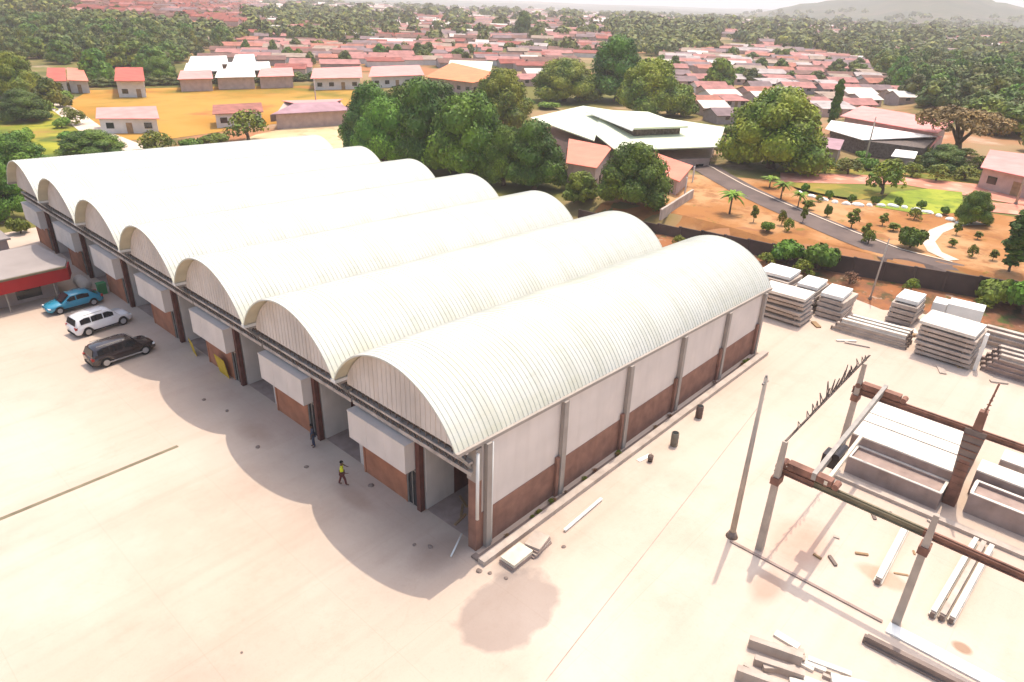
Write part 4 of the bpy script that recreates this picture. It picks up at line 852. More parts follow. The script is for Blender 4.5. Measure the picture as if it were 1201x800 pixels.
# ------------------------------------------------------------------ boundary wall
def build_wall():
    r = root('boundary_wall', 'long dark weathered wall between the yard bank and the orange garden', 'wall', (57, 2, 0))
    tops = {34: 1.3, 26: 1.5, 18: 1.9, 8: 2.2, 2: 2.35, -6: 2.5, -14: 2.75, -22: 2.9, -34: 3.0, -50: 3.1}
    ys = [34-2.8*i for i in range(31)]
    for i, (ya, yb) in enumerate(zip(ys, ys[1:])):
        lo = max(k for k in tops if k <= ya) if ya >= -50 else -50; hi = min([k for k in tops if k >= ya] or [34]); f = 0 if hi == lo else (ya-lo)/(hi-lo); h = tops[lo]+(tops[hi]-tops[lo])*f
        b = MB(); b.bar((wall_x(ya), ya, h/2-.1), (wall_x(yb), yb, h/2-.1), .2, h+.2); b.build('wall_panel', M['wall_dark'], r, world=True)
        b = MB(); x = wall_x(ya)-.06; b.box(x-.14, x+.14, ya-.14, ya+.14, 0, h+.06); b.build('pier', M['wall_dark'], r, world=True)
build_wall()

# ------------------------------------------------------------------ buildings beyond the wall
def poly_building(name, label, cat, foot, h, roof_pts, roofm, wallm, zb, wins=0, th=.18, group=None):
    """walls on a footprint, roof made of thick sheets given in world coordinates"""
    cx_ = sum(p[0] for p in foot)/len(foot); cy_ = sum(p[1] for p in foot)/len(foot)
    r = root(name, label, cat, (cx_, cy_, zb), 0, group)
    b = MB().prism(foot, zb-.3, zb+h); b.build('wall', wallm, r, world=True)
    for i, rp in enumerate(roof_pts):
        m = roofm[i] if isinstance(roofm, (list, tuple)) else roofm
        MB().slab(rp, th).build('roof', m, r, world=True)
    n = len(foot); sgn = 1 if sum(foot[i][0]*foot[(i+1) % n][1]-foot[(i+1) % n][0]*foot[i][1] for i in range(n)) > 0 else -1
    for i in range(n):
        a = Vector(foot[i]); c = Vector(foot[(i+1) % n]); d = c-a; L = d.length; d.normalize(); nn = Vector((d.y, -d.x))*sgn
        if nn.dot(Vector((CAM.x-a.x, CAM.y-a.y))) < 0 or L < 3 or not wins: continue
        k = max(1, int(L/wins))
        for j in range(k):
            q = a+d*(L*(j+.5)/k)+nn*.03; isd = (j == k//2)
            z0, z1, w_ = (zb, zb+2.1, .55) if isd else (zb+1.0, zb+2.1, .7)
            b = MB().bar((q.x-d.x*w_, q.y-d.y*w_, (z0+z1)/2), (q.x+d.x*w_, q.y+d.y*w_, (z0+z1)/2), .06, z1-z0); b.build('door' if isd else 'window', M['wood'] if isd else M['glass'], r, world=True)
    return r
def P3(px, py, z): g = G(px, py, z); return (g.x, g.y, z)
def inset(pts, f=.92):
    cx_ = sum(p[0] for p in pts)/len(pts); cy_ = sum(p[1] for p in pts)/len(pts); return [(cx_+(p[0]-cx_)*f, cy_+(p[1]-cy_)*f) for p in pts]
# pale green hall with raised clerestory roof
e = dict(l=P3(622, 138, 5.4), bl=P3(684, 124, 5.4), br=P3(850, 149, 5.4), fr=P3(843, 172, 5.1), fv=P3(722, 176, 5.1), n1=P3(697, 165, 5.2), n2=P3(699, 158, 5.4))
rid = P3(705, 134, 6.7); rid2 = P3(800, 143, 6.5)
def build_hall():
    foot = inset([e['l'][:2], e['n1'][:2], e['fv'][:2], e['fr'][:2], e['br'][:2], e['bl'][:2]], .93)
    r = poly_building('community_hall', 'large hall with pale green sheet roof and a raised second roof on top', 'hall', foot, 3.0,
        [[e['l'], e['n1'], e['n2'], rid, e['bl']], [e['n2'], e['fv'], e['fr'], rid2, rid], [rid, rid2, e['fr'], e['br']], [e['bl'], rid, e['br']]], M['roof_hall'], M['wall_pinkish'], T(foot[0][0], foot[0][1]), 3.2)
    c = [P3(688, 128, 7.3), P3(744, 150, 7.3), P3(807, 148, 7.3), P3(760, 131, 7.6)]
    MB().slab(c, .3).build('clerestory_roof', M['roof_hall'], r, world=True)
    c2 = [(p[0]+.5, p[1]+.4, 7.0) for p in c]; MB().slab([c[0], c[1], (c[1][0]-.5, c[1][1], 6.9), (c[0][0]-.5, c[0][1], 6.9)], .12).build('clerestory_roof', M['white_trim'], r, world=True)
    ft = inset([p[:2] for p in c], .86); MB().prism(ft, 5.4, 7.05).build('clerestory_wall', M['mesh_and_shade'], r, world=True)
build_hall()
def lowhouse(name, label, pxs, z, dz, m, wallm=None, wins=3.0, group=None, cat='house', ridge=None):
    top = [P3(x, y, z) for x, y in pxs]; foot = inset([p[:2] for p in top], .90); zb = T(*foot[0])
    if ridge:   # two slopes, ridge given by two pixel points
        a, c = P3(*ridge[0], z+dz), P3(*ridge[1], z+dz); roofs = [[top[0], top[1], c, a], [a, c, top[2], top[3]]]
    else: roofs = [[Vector(t)+Vector((0, 0, dz if i >= 2 else 0)) for i, t in enumerate(top)]]
    return poly_building(name, label, cat, foot, z-zb-.2, roofs, m, wallm or M['wall_white'], zb, wins, .12, group)
lowhouse('house', 'house with salmon roof left of the dark round tree in front of the hall', [(664, 191), (700, 197), (718, 176), (667, 166)], 4.4, .5, M['roof_salmon'], M['wall_pinkish'])
lowhouse('open_shelter', 'long shelter with salmon roof and thin white posts beside the orange slope', [(742, 190), (797, 213), (812, 200), (748, 177)], 4.2, .7, M['roof_salmon'], M['wall_pinkish'], 0, None, 'shelter')
s = root('post_row', 'row of white posts holding the edge of the salmon shelter roof', 'posts', P3(800, 222, 2.0))
for q in ((782, 222), (803, 228), (812, 214)): MB().tube([P3(q[0], q[1], 2.0), P3(q[0], q[1], 2.0)[:2]+(4.4,)], .12, 8).build('post', M['white_trim'], s, world=True)
b = MB(); b.bar(P3(775, 252, 2.5), P3(812, 228, 2.5), .3, 1.4); thing1(b, 'retaining_wall', M['concrete'], 'short pale retaining wall below the salmon shelter', 'wall')
lowhouse('market_building', 'big low building with pink and white roof behind the round olive tree', [(968, 151), (1012, 164), (1090, 174), (1105, 160)], 4.9, .5, [M['roof_pale'], M['roof_pink']], M['mesh_and_shade'], 0, None, 'building', ridge=((975, 141), (1100, 160)))  # dark wall colour paints in the shade under the low roof
lowhouse('market_building', 'pink roofed wing directly behind the big pink and white roof', [(985, 136), (1100, 156), (1118, 146), (1010, 127)], 6.0, .6, M['roof_pink'], M['wall_pinkish'], 0, None, 'building')
lowhouse('house', 'house with smooth pink roof at the right edge beside the brown umbrella tree', [(1150, 196), (1215, 210), (1230, 188), (1160, 179)], 5.2, .5, M['roof_pink'], M['wall_pinkish'], 3.0)
lowhouse('shed', 'small lilac grey shed right of the round olive tree', [(958, 172), (985, 176), (990, 166), (962, 162)], 4.2, .3, M['roof_mauve'], M['wall_shop'], 0, None, 'shed')
lowhouse('shed', 'tiny white roofed shed in front of the big pink and white roof', [(1045, 183), (1073, 186), (1076, 180), (1050, 177)], 4.2, .3, M['roof_pale'], M['wall_shop'], 0, None, 'shed')
# left side: field houses, school, market
lowhouse('bungalow', 'white bungalow with pink roof at the near edge of the sports field', [(112, 139), (187, 139), (184, 129), (114, 131)], 2.9, .8, M['roof_pink'], M['wall_white'], 3.0, 'bungalows by the field')
lowhouse('bungalow', 'white bungalow with dull red roof half behind green scrub by the field', [(249, 134), (309, 131), (307, 124), (250, 127)], 2.9, .7, M['roof_rust'], M['wall_white'], 3.0, 'bungalows by the field')
lowhouse('greenhouse', 'pinkish grey hipped shelter at the right end of the sports field', [(318, 134), (412, 129), (402, 116), (330, 118)], 3.2, 1.2, [M['roof_mauve'], M['roof_pink']], M['wall_pinkish'], 0, None, 'shelter', ridge=((345, 121), (395, 119)))
lowhouse('school_building', 'white walled school block with pink roof at the far end of the field', [(364, 92), (425, 91), (424, 81), (368, 83)], 3.4, .8, M['roof_pink'], M['wall_white'], 3.0, 'school blocks')
lowhouse('school_building', 'long pink roofed block right of the white school block', [(432, 90), (498, 88), (492, 79), (436, 81)], 3.4, .8, M['roof_pink'], M['wall_white'], 3.0, 'school blocks')
lowhouse('school_building', 'wide block with bright orange roof above the dark tree cluster', [(498, 90), (555, 97), (592, 91), (530, 76)], 3.6, .8, M['roof_orange'], M['wall_pinkish'], 3.0, 'school blocks')
lowhouse('house', 'pale green roofed building behind the bright orange roof', [(522, 84), (575, 86), (578, 74), (528, 72)], 3.6, .5, M['roof_hall'], M['wall_white'], 3.0)
lowhouse('red_house', 'red roofed house left of the lime green tree behind the field', [(54, 95), (78, 95), (77, 82), (56, 82)], 3.2, .6, M['roof_red'], M['wall_white'], 3.0, 'red roofed houses behind the field')
lowhouse('red_house', 'red and cream roofed house touching the leftmost red house', [(79, 94), (104, 95), (98, 83), (79, 82)], 3.2, .6, M['roof_salmon'], M['wall_white'], 3.0, 'red roofed houses behind the field')
lowhouse('red_house', 'taller red roofed house with white gable between the two green trees', [(134, 95), (170, 95), (168, 82), (136, 82)], 4.2, .7, M['roof_red'], M['wall_white'], 3.0, 'red roofed houses behind the field')
for i, (x0, y0, x1, m, lab) in enumerate(((208, 93, 250, 'roof_pink', 'front left pink stall roof of the market behind the field'), (252, 91, 300, 'roof_pale', 'front middle white stall roof of the market behind the field'), (302, 90, 345, 'roof_pink', 'front right pink stall roof of the market behind the field'),
                      (215, 84, 262, 'roof_pale', 'middle left white stall roof of the market'), (264, 83, 318, 'roof_pale', 'middle right white stall roof of the market'), (220, 76, 268, 'roof_pale', 'rear left white stall roof of the market'), (272, 74, 300, 'roof_pale', 'rear right peaked white stall roof of the market'))):
    lowhouse('market_stall', lab, [(x0, y0), (x1, y0-1), (x1-2, y0-9), (x0+4, y0-8)], 3.4, .5, M[m], M['wall_pinkish'], 0, 'white and pink market roofs', 'stall')
lowhouse('house', 'white roofed house alone on the far forest slope at the top left', [(33, 32), (54, 31), (53, 25), (36, 26)], 3.6, .8, M['roof_pale'], M['wall_white'], 0)
# walls of the field and hedge
b = MB(); a = [G(*q) for q in ((318, 143), (415, 131), (440, 128))]
for p, q in zip(a, a[1:]): b.bar((p.x, p.y, .7), (q.x, q.y, .7), .25, 1.6)
thing1(b, 'field_wall', M['concrete_dark'], 'low dark wall along the near right side of the sports field', 'wall')

# ------------------------------------------------------------------ vegetation
def leaf_quads(b, lobes, n, size, rnd, flat=.35, zmin=None):
    areas = [l[3]**2 for l in lobes]; tot = sum(areas)
    for (cx_, cy_, cz, r), A in zip(lobes, areas):
        for _ in range(int(n*A/tot)):
            d = Vector((rnd.gauss(0, 1), rnd.gauss(0, 1), rnd.gauss(0, 1)+.25)).normalized()
            if d.z < -.55: continue
            rr = r*rnd.uniform(.80, 1.10); p = Vector((cx_, cy_, cz))+Vector((d.x*rr, d.y*rr, d.z*rr*.85))
            if zmin is not None and p.z < zmin: continue
            nn = (d+Vector((rnd.uniform(-1, 1), rnd.uniform(-1, 1), rnd.uniform(-.6, 1)))*.65).normalized()
            t = nn.cross(Vector((rnd.uniform(-1, 1), rnd.uniform(-1, 1), rnd.uniform(-1, 1)))).normalized(); u = nn.cross(t)
            s = size*rnd.uniform(.6, 1.3); w = s*.62
            b.add([p-t*s-u*w*.3, p-t*s*.1-u*w, p+t*s-u*w*.1, p+t*s*.2+u*w], [(0, 1, 2, 3)])
def crown_mesh(name, mat_, W, H, trunk, n, size, seed, nl=16, shape='dome', core=True):
    rnd = random.Random(seed); lobes = []
    R_ = W/2; zc = trunk+(H-trunk)*.45
    for i in range(nl):
        a = i*2.399963; q = math.sqrt((i+.5)/nl)
        if shape == 'dome': x, y = math.cos(a)*q*R_*.70, math.sin(a)*q*R_*.70; z = zc+(H-trunk)*.34*(1-q*q*2.1)+rnd.uniform(-.07, .07)*H; r = R_*rnd.uniform(.30, .42)
        elif shape == 'umbrella': x, y = math.cos(a)*q*R_*.85, math.sin(a)*q*R_*.85; z = H*.84-(q**2)*H*.16+rnd.uniform(-.03, .03)*H; r = R_*rnd.uniform(.16, .24)
        elif shape == 'tall': x, y = math.cos(a)*R_*.35*rnd.random(), math.sin(a)*R_*.35*rnd.random(); z = trunk+(H-trunk)*(i+.6)/nl; r = R_*rnd.uniform(.55, .8)*(1-.45*abs(2*(i+.5)/nl-1))
        else: x, y = math.cos(a)*q*R_*.6, math.sin(a)*q*R_*.6; z = H*.42+rnd.uniform(-.1, .2)*H; r = R_*rnd.uniform(.3, .45)
        r = min(r, H*.38); lobes.append((x, y, z, r))
    if shape == 'dome' and core:
        for i in range(7):
            a = i*.8976+.4; lobes.append((math.cos(a)*R_*.52, math.sin(a)*R_*.52, H*rnd.uniform(.20, .30), R_*rnd.uniform(.30, .38)))
    b = MB()
    # extra small lobes break up the outline
    big = list(lobes)
    for (x, y, z, r) in big:
        for _ in range(3):
            d = Vector((rnd.gauss(0, 1), rnd.gauss(0, 1), rnd.gauss(.3, .8))).normalized(); lobes.append((x+d.x*r*.8, y+d.y*r*.8, z+d.z*r*.7, r*rnd.uniform(.28, .45)))
    leaf_quads(b, lobes, n, size, rnd)
    if core:
        for (x, y, z, r) in big:
            bm = bmesh.new(); bmesh.ops.create_icosphere(bm, subdivisions=2, radius=r*.80)
            vs = [(v.co.x*(1+.25*noise.noise(v.co*1.7+Vector((x, y, z))))+x, v.co.y+y, v.co.z*.85+z) for v in bm.verts]; fs = [tuple(v.index for v in f.verts) for f in bm.faces]; bm.free(); b.add(vs, fs)
    me = bpy.data.meshes.new(name); me.from_pydata(b.v, [], b.f); me.materials.append(mat_); me.update()
    t = MB(); pr = W*.035
    t.tube([(0, 0, -.3), (.02*W, 0, trunk*.6), (0, .02*W, trunk+.1*H)], [pr*1.3, pr, pr*.8], 8)
    t.mi = 0
    for i in range(5):
        x, y, z, r = big[(i*3) % len(big)]; t.tube([(0, .01*W, trunk*.8), (x*.5, y*.5, (trunk+z)/2), (x, y, z)], [pr*.7, pr*.45, pr*.2], 6)
    tm = bpy.data.meshes.new('trunk'); tm.from_pydata(t.v, [], t.f); tm.materials.append(M['bark']); tm.update()
    return me, tm, W, H
def palm_mesh(seed):
    rnd = random.Random(seed); b = MB()
    for i in range(26):
        a = i*2.4; el = rnd.uniform(.0, 1.1); L = rnd.uniform(1.5, 2.2); d = Vector((math.cos(a), math.sin(a), 0)); s = Vector((-d.y, d.x, 0)); pts = []
        for k in range(6):
            t = k/5; pts.append(Vector((0, 0, 2.0))+d*(L*t*math.cos(el*(1-t*.6)))+Vector((0, 0, L*(math.sin(el)*t-.62*t*t))))
        for k in range(5):
            w0 = .26*(1-abs(k/5-.35)); w1 = .26*(1-abs((k+1)/5-.35)) if k < 4 else .02
            b.add([pts[k]-s*w0-Vector((0, 0, w0*.5)), pts[k], pts[k+1], pts[k+1]-s*w1-Vector((0, 0, w1*.5))], [(0, 1, 2, 3)])
            b.add([pts[k]+s*w0-Vector((0, 0, w0*.5)), pts[k], pts[k+1], pts[k+1]+s*w1-Vector((0, 0, w1*.5))], [(0, 1, 2, 3)])
    me = bpy.data.meshes.new('crown'); me.from_pydata(b.v, [], b.f); me.materials.append(M['leaf_lime']); me.update()
    t = MB(); t.tube([(0, 0, -.2), (0, 0, 1.0), (.03, 0, 2.05)], [.16, .11, .12], 8); tm = bpy.data.meshes.new('trunk'); tm.from_pydata(t.v, [], t.f); tm.materials.append(M['bark']); tm.update()
    return me, tm, 3.6, 3.2
PR = {
 'mango': crown_mesh('crown', M['leaf_mango'], 12, 10, .9, 26000, .20, 1, 18), 'mango2': crown_mesh('crown', M['leaf_dark'], 11, 10, .9, 25000, .20, 2, 16),
 'olive': crown_mesh('crown', M['leaf_olive'], 13, 11, 1.0, 26000, .21, 3, 18), 'umbrella': crown_mesh('crown', M['leaf_brown'], 14, 9, 3.5, 6500, .26, 4, 26, 'umbrella', core=False),
 'lime': crown_mesh('crown', M['leaf_lime'], 6, 4.5, .6, 3500, .28, 5, 10), 'bush': crown_mesh('crown', M['leaf_mango'], 4, 2.6, .2, 2200, .22, 6, 9, 'bush'), 'bush_lime': crown_mesh('crown', M['leaf_lime'], 4, 2.6, .2, 2200, .22, 7, 9, 'bush'),
 'tall': crown_mesh('crown', M['leaf_dark'], 3, 9, .8, 2600, .28, 8, 9, 'tall'), 'sapling': crown_mesh('crown', M['leaf_olive'], 1.3, 2.6, .7, 420, .17, 9, 5, 'tall', core=False),
 'scrubtree': crown_mesh('crown', M['leaf_olive'], 5, 4.2, .9, 1300, .22, 10, 12, 'dome', core=False), 'far_a': crown_mesh('crown', M['leaf_far'], 11, 9, 1.0, 2800, .46, 12, 11), 'far_b': crown_mesh('crown', M['leaf_mango'], 10, 8, 1.0, 2800, .46, 13, 10),
 'far_c': crown_mesh('crown', M['leaf_olive'], 9, 8, 1.0, 2500, .46, 14, 9), 'dry': crown_mesh('crown', M['leaf_dry'], 6, 5, 1.4, 700, .25, 15, 10, 'dome', core=False), 'palm': palm_mesh(3)}
rndT = random.Random(21)
def tree(kind, x, y, w, h, label, cat='tree', group=None, name=None, z=None):
    me, tm, W, H = PR[kind]; z = T(x, y) if z is None else z
    r = root(name or {'bush': 'shrub', 'bush_lime': 'shrub', 'palm': 'palm_tree', 'sapling': 'sapling', 'umbrella': 'umbrella_tree'}.get(kind, 'tree'), label, cat, (x, y, z), rndT.uniform(0, 6.28), group)
    r.scale = (w/W, w/W, h/H)
    for nm, m_ in (('crown', me), ('trunk', tm)):
        o = bpy.data.objects.new(nm, m_); COL.objects.link(o); o.parent = r
    return r
def ptree(kind, px, base, top, wpx, label, cat='tree', group=None, name=None, hk=1.0):
    g = G(px, base); dep = (g-CAM).dot(fw); mp = dep/FPX; w = wpx*mp; h = max(.6, (base-top)*mp*hk) if hk else w*rndT.uniform(.5, .75)
    back = Vector((g.x-CAM.x, g.y-CAM.y)).normalized()*w*.30
    return tree(kind, g.x+back.x, g.y+back.y, w, h, label, cat, group, name)
DC = 'dark tree cluster behind the vaults'
for a in (('mango2', 438, 190, 108, 84, 'leftmost dark green tree of the dense cluster behind the vaults', 'tree', DC),
          ('mango', 482, 190, 100, 90, 'broad tree second from left in the dense cluster behind the vaults', 'tree', DC),
          ('mango', 548, 216, 112, 112, 'large dark green tree in the middle front of the dense cluster', 'tree', DC),
          ('mango2', 520, 165, 104, 80, 'dark tree filling the back of the dense cluster', 'tree', DC),
          ('olive', 588, 152, 82, 76, 'olive tinted tree rising highest at the right back of the dense cluster', 'tree', DC),
          ('mango', 590, 222, 150, 62, 'lower tree filling the gap between the dense cluster and the very dark tree', 'tree', DC),
          ('mango', 452, 202, 118, 84, 'bright tree at the lower left front of the dense cluster', 'tree', DC),
          ('mango2', 500, 204, 104, 86, 'dark tree between the lower front trees of the dense cluster', 'tree', DC),
          ('mango2', 627, 228, 150, 84, 'round very dark tree standing over the third vault crest from the right', 'tree', DC),
          ('mango', 741, 258, 182, 94, 'round dark tree in front of the salmon roofs'),
          ('lime', 680, 244, 211, 44, 'lime green bush on orange soil between two dark trees', 'shrub', None, 'shrub'),
          ('olive', 662, 122, 70, 82, 'bright green round tree left behind the pale green hall'),
          ('mango2', 722, 122, 52, 80, 'dark tall tree directly behind the raised hall roof'),
          ('olive', 760, 140, 70, 84, 'yellowish green tree behind the right part of the raised hall roof'),
          ('lime', 798, 138, 103, 42, 'small bright tree at the back right corner of the hall'),
          ('olive', 903, 205, 104, 128, 'huge round olive green tree right of the hall'),
          ('lime', 842, 106, 72, 40, 'small lime tree among houses beyond the hall'),
          ('umbrella', 1118, 192, 132, 112, 'flat topped brown tree with bare looking branches on the right'),
          ('mango2', 1102, 204, 174, 58, 'low dark tree under the flat topped brown tree'),
          ('tall', 973, 158, 98, 17, 'narrow dark tree like a column left of the big pink roofs'),
          ('mango', 188, 98, 68, 44, 'round bright tree at the back edge of the field right of the red houses'),
          ('far_b', 115, 98, 60, 42, 'round lush tree between the red roofed houses'),
          ('mango2', 613, 46, 17, 26, 'solitary dark round tree in the middle of the far houses'),
          ('mango', 1138, 266, 224, 44, 'dense green tree in the garden right of the lawn'),
          ('bush', 1066, 294, 264, 36, 'bright green shrub just behind the dark wall', 'shrub'),
          ('tall', 1182, 322, 248, 40, 'tall loose tree behind the dark wall near the right edge'),
          ('scrubtree', 1033, 231, 190, 46, 'sparse olive tree at the left end of the lawn'),
          ('bush', 922, 312, 280, 44, 'green shrub on the bank left of the reddish soil', 'shrub', 'shrubs on the bank'),
          ('bush', 958, 322, 284, 46, 'green shrub on the bank next to the pale pole', 'shrub', 'shrubs on the bank'),
          ('bush_lime', 1160, 362, 325, 48, 'yellow green shrub on the bank near the right edge', 'shrub', 'shrubs on the bank'),
          ('bush', 1197, 376, 326, 56, 'dark green shrub on the bank at the right edge', 'shrub', 'shrubs on the bank'),
          ('mango2', 8, 262, 196, 60, 'dark tree at the left edge behind the shop'), ('bush_lime', 26, 276, 252, 26, 'small light green shrub beside the far end of the warehouse', 'shrub'),
          ('mango', 22, 212, 158, 86, 'broad green tree at the left edge beyond the far end of the warehouse'), ('mango', 112, 186, 156, 78, 'green tree low behind the leftmost vault'),
          ('scrubtree', 186, 183, 156, 46, 'thin green tree behind the left vault roofs beside the pink bungalow'), ('scrubtree', 292, 168, 132, 52, 'sparse brown green tree in front of the dull red bungalow'),
          ('olive', 18, 118, 62, 66, 'dark olive tree at the left edge above the meadow'), ('far_c', 62, 128, 92, 40, 'grey green tree at the head of the lane'), ('mango2', 30, 145, 110, 60, 'leafy tree on the meadow at the left edge'),
          ('bush_lime', 250, 172, 156, 40, 'low scrub in front of the dull red bungalow', 'shrub'), ('bush', 225, 178, 162, 30, 'small green shrub behind the vault roofs left of centre', 'shrub'),
          ('dry', 905, 138, 112, 20, 'small dry tree at the top of the round olive tree')):
    ptree(*a)
# garden plants
for i, (x, y, t_, w_) in enumerate(((915, 236, 208, 24), (855, 254, 218, 32), (902, 222, 204, 22), (935, 246, 220, 20))):
    ptree('palm', x, y, t_, w_, ('yellowish palm beside the road below the big olive tree', 'largest palm on the orange slope left of the road', 'small palm at the foot of the big olive tree', 'palm at the left end of the row of white stones')[i], 'palm', 'garden palms')
SP = [(887, 262, 'left'), (918, 262, 'left'), (903, 276, 'left'), (928, 272, 'left'), (950, 250, 'mid'), (972, 258, 'mid'), (996, 268, 'mid'), (1008, 284, 'mid'), (1030, 268, 'mid'), (1022, 290, 'mid'), (1050, 276, 'mid'), (1076, 262, 'mid'), (1112, 292, 'right'), (1138, 300, 'right'), (1122, 280, 'right'), (1160, 306, 'right'), (1192, 310, 'right'), (1150, 285, 'right'), (960, 240, 'mid'), (940, 262, 'left')]
LB = {'left': 'young sapling near the upper garden road', 'mid': 'young sapling between the road and the white boulders', 'right': 'young sapling around the curved garden path'}
for x, y, k in SP:
    kd = rndT.choice(('sapling', 'sapling', 'bush_lime', 'scrubtree')); ptree(kd, x+rndT.uniform(-5, 5), y+rndT.uniform(-4, 4), y-rndT.uniform(9, 22), rndT.uniform(9, 19), LB[k], 'sapling', 'saplings in the orange garden', 'sapling')
st = None
for i in range(15):
    t = i/14; px, py = 938+190*t, 227+33*t+4*math.sin(t*7); g = G(px, py)
    bm = bmesh.new(); bmesh.ops.create_icosphere(bm, subdivisions=2, radius=.42)
    for v in bm.verts: v.co *= 1+.3*noise.noise(v.co*2+Vector((i*3, 0, 0))); v.co.z = max(-.1, v.co.z*.8)
    me = bpy.data.meshes.new('painted_stone'); bm.to_mesh(me); bm.free(); me.materials.append(M['stone_white']); o = bpy.data.objects.new('painted_stone', me); COL.objects.link(o); o.location = (g.x, g.y, g.z+.1); o.scale = (1.1, 1.0+.5*(i % 3), 1)
    tag(o, 'white boulder in the row below the lawn', 'boulder', 'row of white boulders')
    if i % 2 == 0: ptree('bush', px+6, py-1, py-13, 12, 'small dark shrub between the white boulders', 'shrub', 'shrubs between the white boulders')
for i in range(12):
    y = 30-i*5.2+rndT.uniform(-1, 1); tree('scrubtree' if i % 3 else 'dry', wall_x(y)-1.6-rndT.random()*1.5, y, rndT.uniform(1.6, 2.6), rndT.uniform(.9, 1.7), 'scruffy weed clump at the foot of the dark wall', 'shrub', 'weed clumps on the bank', 'weed_clump')
for i in range(16):
    px = 102+i*19; ptree('far_a', px, 103-i*.55, 92-i*.5, 26, 'dark hedge bush in the row behind the sports field', 'hedge', 'hedge along the far side of the field', 'hedge_bush')
for i in range(9):
    ptree('scrubtree', 905+i*32+rndT.uniform(-8, 8), 200+i*2.2+rndT.uniform(-3, 3), 182+i*2, rndT.uniform(22, 36), 'olive scrub bush behind the pink terrace', 'shrub', 'scrub behind the pink terrace', 'scrub_bush')

for i in range(26):
    px = rndT.choice((rndT.uniform(845, 985), rndT.uniform(985, 1150), rndT.uniform(600, 700))); py = {0: rndT.uniform(150, 196), 1: rndT.uniform(182, 204), 2: rndT.uniform(120, 132)}[0 if px > 845 and px < 985 else (1 if px >= 985 else 2)]
    kd = rndT.choice(('bush', 'scrubtree', 'bush_lime'))
    ptree(kd, px, py, py-rndT.uniform(9, 18), rndT.uniform(16, 34), '%s bush on rough ground %s' % ({'bush': 'green', 'scrubtree': 'sparse olive', 'bush_lime': 'lime'}[kd], 'between the big olive tree and pink roofs' if 845 < px < 985 else ('before the pink roofs' if px >= 985 else 'behind the hall')), 'shrub', 'scrub around the hall and pink roofs', 'scrub_bush')
for i in range(14):
    ptree(rndT.choice(('bush_lime', 'bush', 'scrubtree')), rndT.uniform(0, 105), rndT.uniform(120, 185), 0, rndT.uniform(14, 34), 'bush on the meadow at the left edge', 'shrub', 'bushes on the left meadow', 'meadow_bush', .0)
for i in range(18):
    x = rndT.uniform(.5, 32); tree('scrubtree' if i % 2 else 'dry', x, -.45+rndT.uniform(-.1, .1), rndT.uniform(.3, .6), rndT.uniform(.15, .3), 'tiny weed tuft in the drain along the long cream wall', 'weed', 'weed tufts in the drain', 'weed_tuft', z=.0)
# ------------------------------------------------------------------ the town and the woods by zones
def inpoly(x, y, P):
    c = False; n = len(P)
    for i in range(n):
        x0, y0 = P[i]; x1, y1 = P[(i+1) % n]
        if (y0 > y) != (y1 > y) and x < (x1-x0)*(y-y0)/(y1-y0)+x0: c = not c
    return c
ROOFW = {'red': ('town_red', 'town_rust', 'town_pink', 'town_salmon', 'town_mauve', 'town_tan', 'town_pink'), 'mix': ('town_mauve', 'town_rust', 'town_zinc', 'town_tan', 'town_pink', 'town_pale', 'town_rust', 'town_red'), 'pink': ('town_pink', 'town_salmon', 'town_zinc', 'town_pale', 'town_rust', 'town_mauve', 'town_tan', 'town_pink')}
RN = {'town_red': 'red', 'town_rust': 'rusty brown', 'town_pink': 'pink', 'town_salmon': 'salmon', 'town_mauve': 'mauve grey', 'town_zinc': 'grey zinc', 'town_pale': 'pale', 'town_tan': 'tan'}
HZ = [('red town behind the school blocks', [(206, 76), (240, 62), (255, 50), (420, 53), (560, 58), (612, 72), (600, 84), (500, 78), (430, 80), (362, 84), (345, 92), (318, 86), (300, 72)], 'red', .92),
      ('far hillside settlement at the top left', [(66, -12), (300, -12), (300, 36), (230, 27), (150, 22), (90, 19)], 'red', .85),
      ('far town along the top centre', [(300, -12), (640, -6), (700, 14), (735, 60), (640, 68), (560, 60), (420, 52), (300, 46)], 'mix', .88),
      ('terraced town right of the hall', [(765, 60), (900, 56), (1010, 72), (1050, 96), (1112, 112), (1100, 126), (1010, 126), (985, 134), (968, 152), (930, 158), (868, 150), (850, 146), (815, 138), (800, 118), (775, 80)], 'pink', .93),
      ('houses beside the trees behind the hall', [(610, 70), (735, 62), (735, 80), (700, 66), (640, 80), (612, 118), (600, 100)], 'mix', .8),
      ('hazy far plain on the right', [(700, 12), (1201, 36), (1201, 90), (1110, 76), (1040, 66), (900, 54), (740, 34)], 'mix', .42)]
FZ = [('forest in the top left corner', [(0, -12), (68, -12), (90, 22), (230, 30), (285, 50), (206, 64), (204, 92), (168, 82), (100, 80), (54, 78), (0, 66)], .72),
      ('tree belt behind the red town', [(285, 22), (380, 14), (470, 28), (460, 48), (400, 50), (300, 50)], .45),
      ('far trees along the top centre', [(300, -12), (640, -6), (700, 14), (735, 60), (640, 68), (560, 60), (470, 50), (380, 14), (300, 20)], .10),
      ('dark tree belt above the hall', [(690, 38), (760, 32), (840, 40), (838, 60), (765, 66), (700, 62)], .8),
      ('dense wood on the right', [(1046, 92), (1100, 84), (1201, 76), (1230, 76), (1230, 190), (1176, 172), (1150, 146), (1108, 130), (1062, 128)], .85),
      ('hazy trees on the far right plain', [(840, 44), (1050, 48), (1230, 70), (1230, 84), (1100, 90), (1040, 92), (1000, 70), (900, 58)], .42),
      ('far pale trees under the hills', [(640, -2), (1201, 22), (1230, 70), (1050, 50), (840, 44), (700, 34)], .17)]
rndZ = random.Random(5)
KEEP = [(-20, 640, -10, 640)]
occupied = []
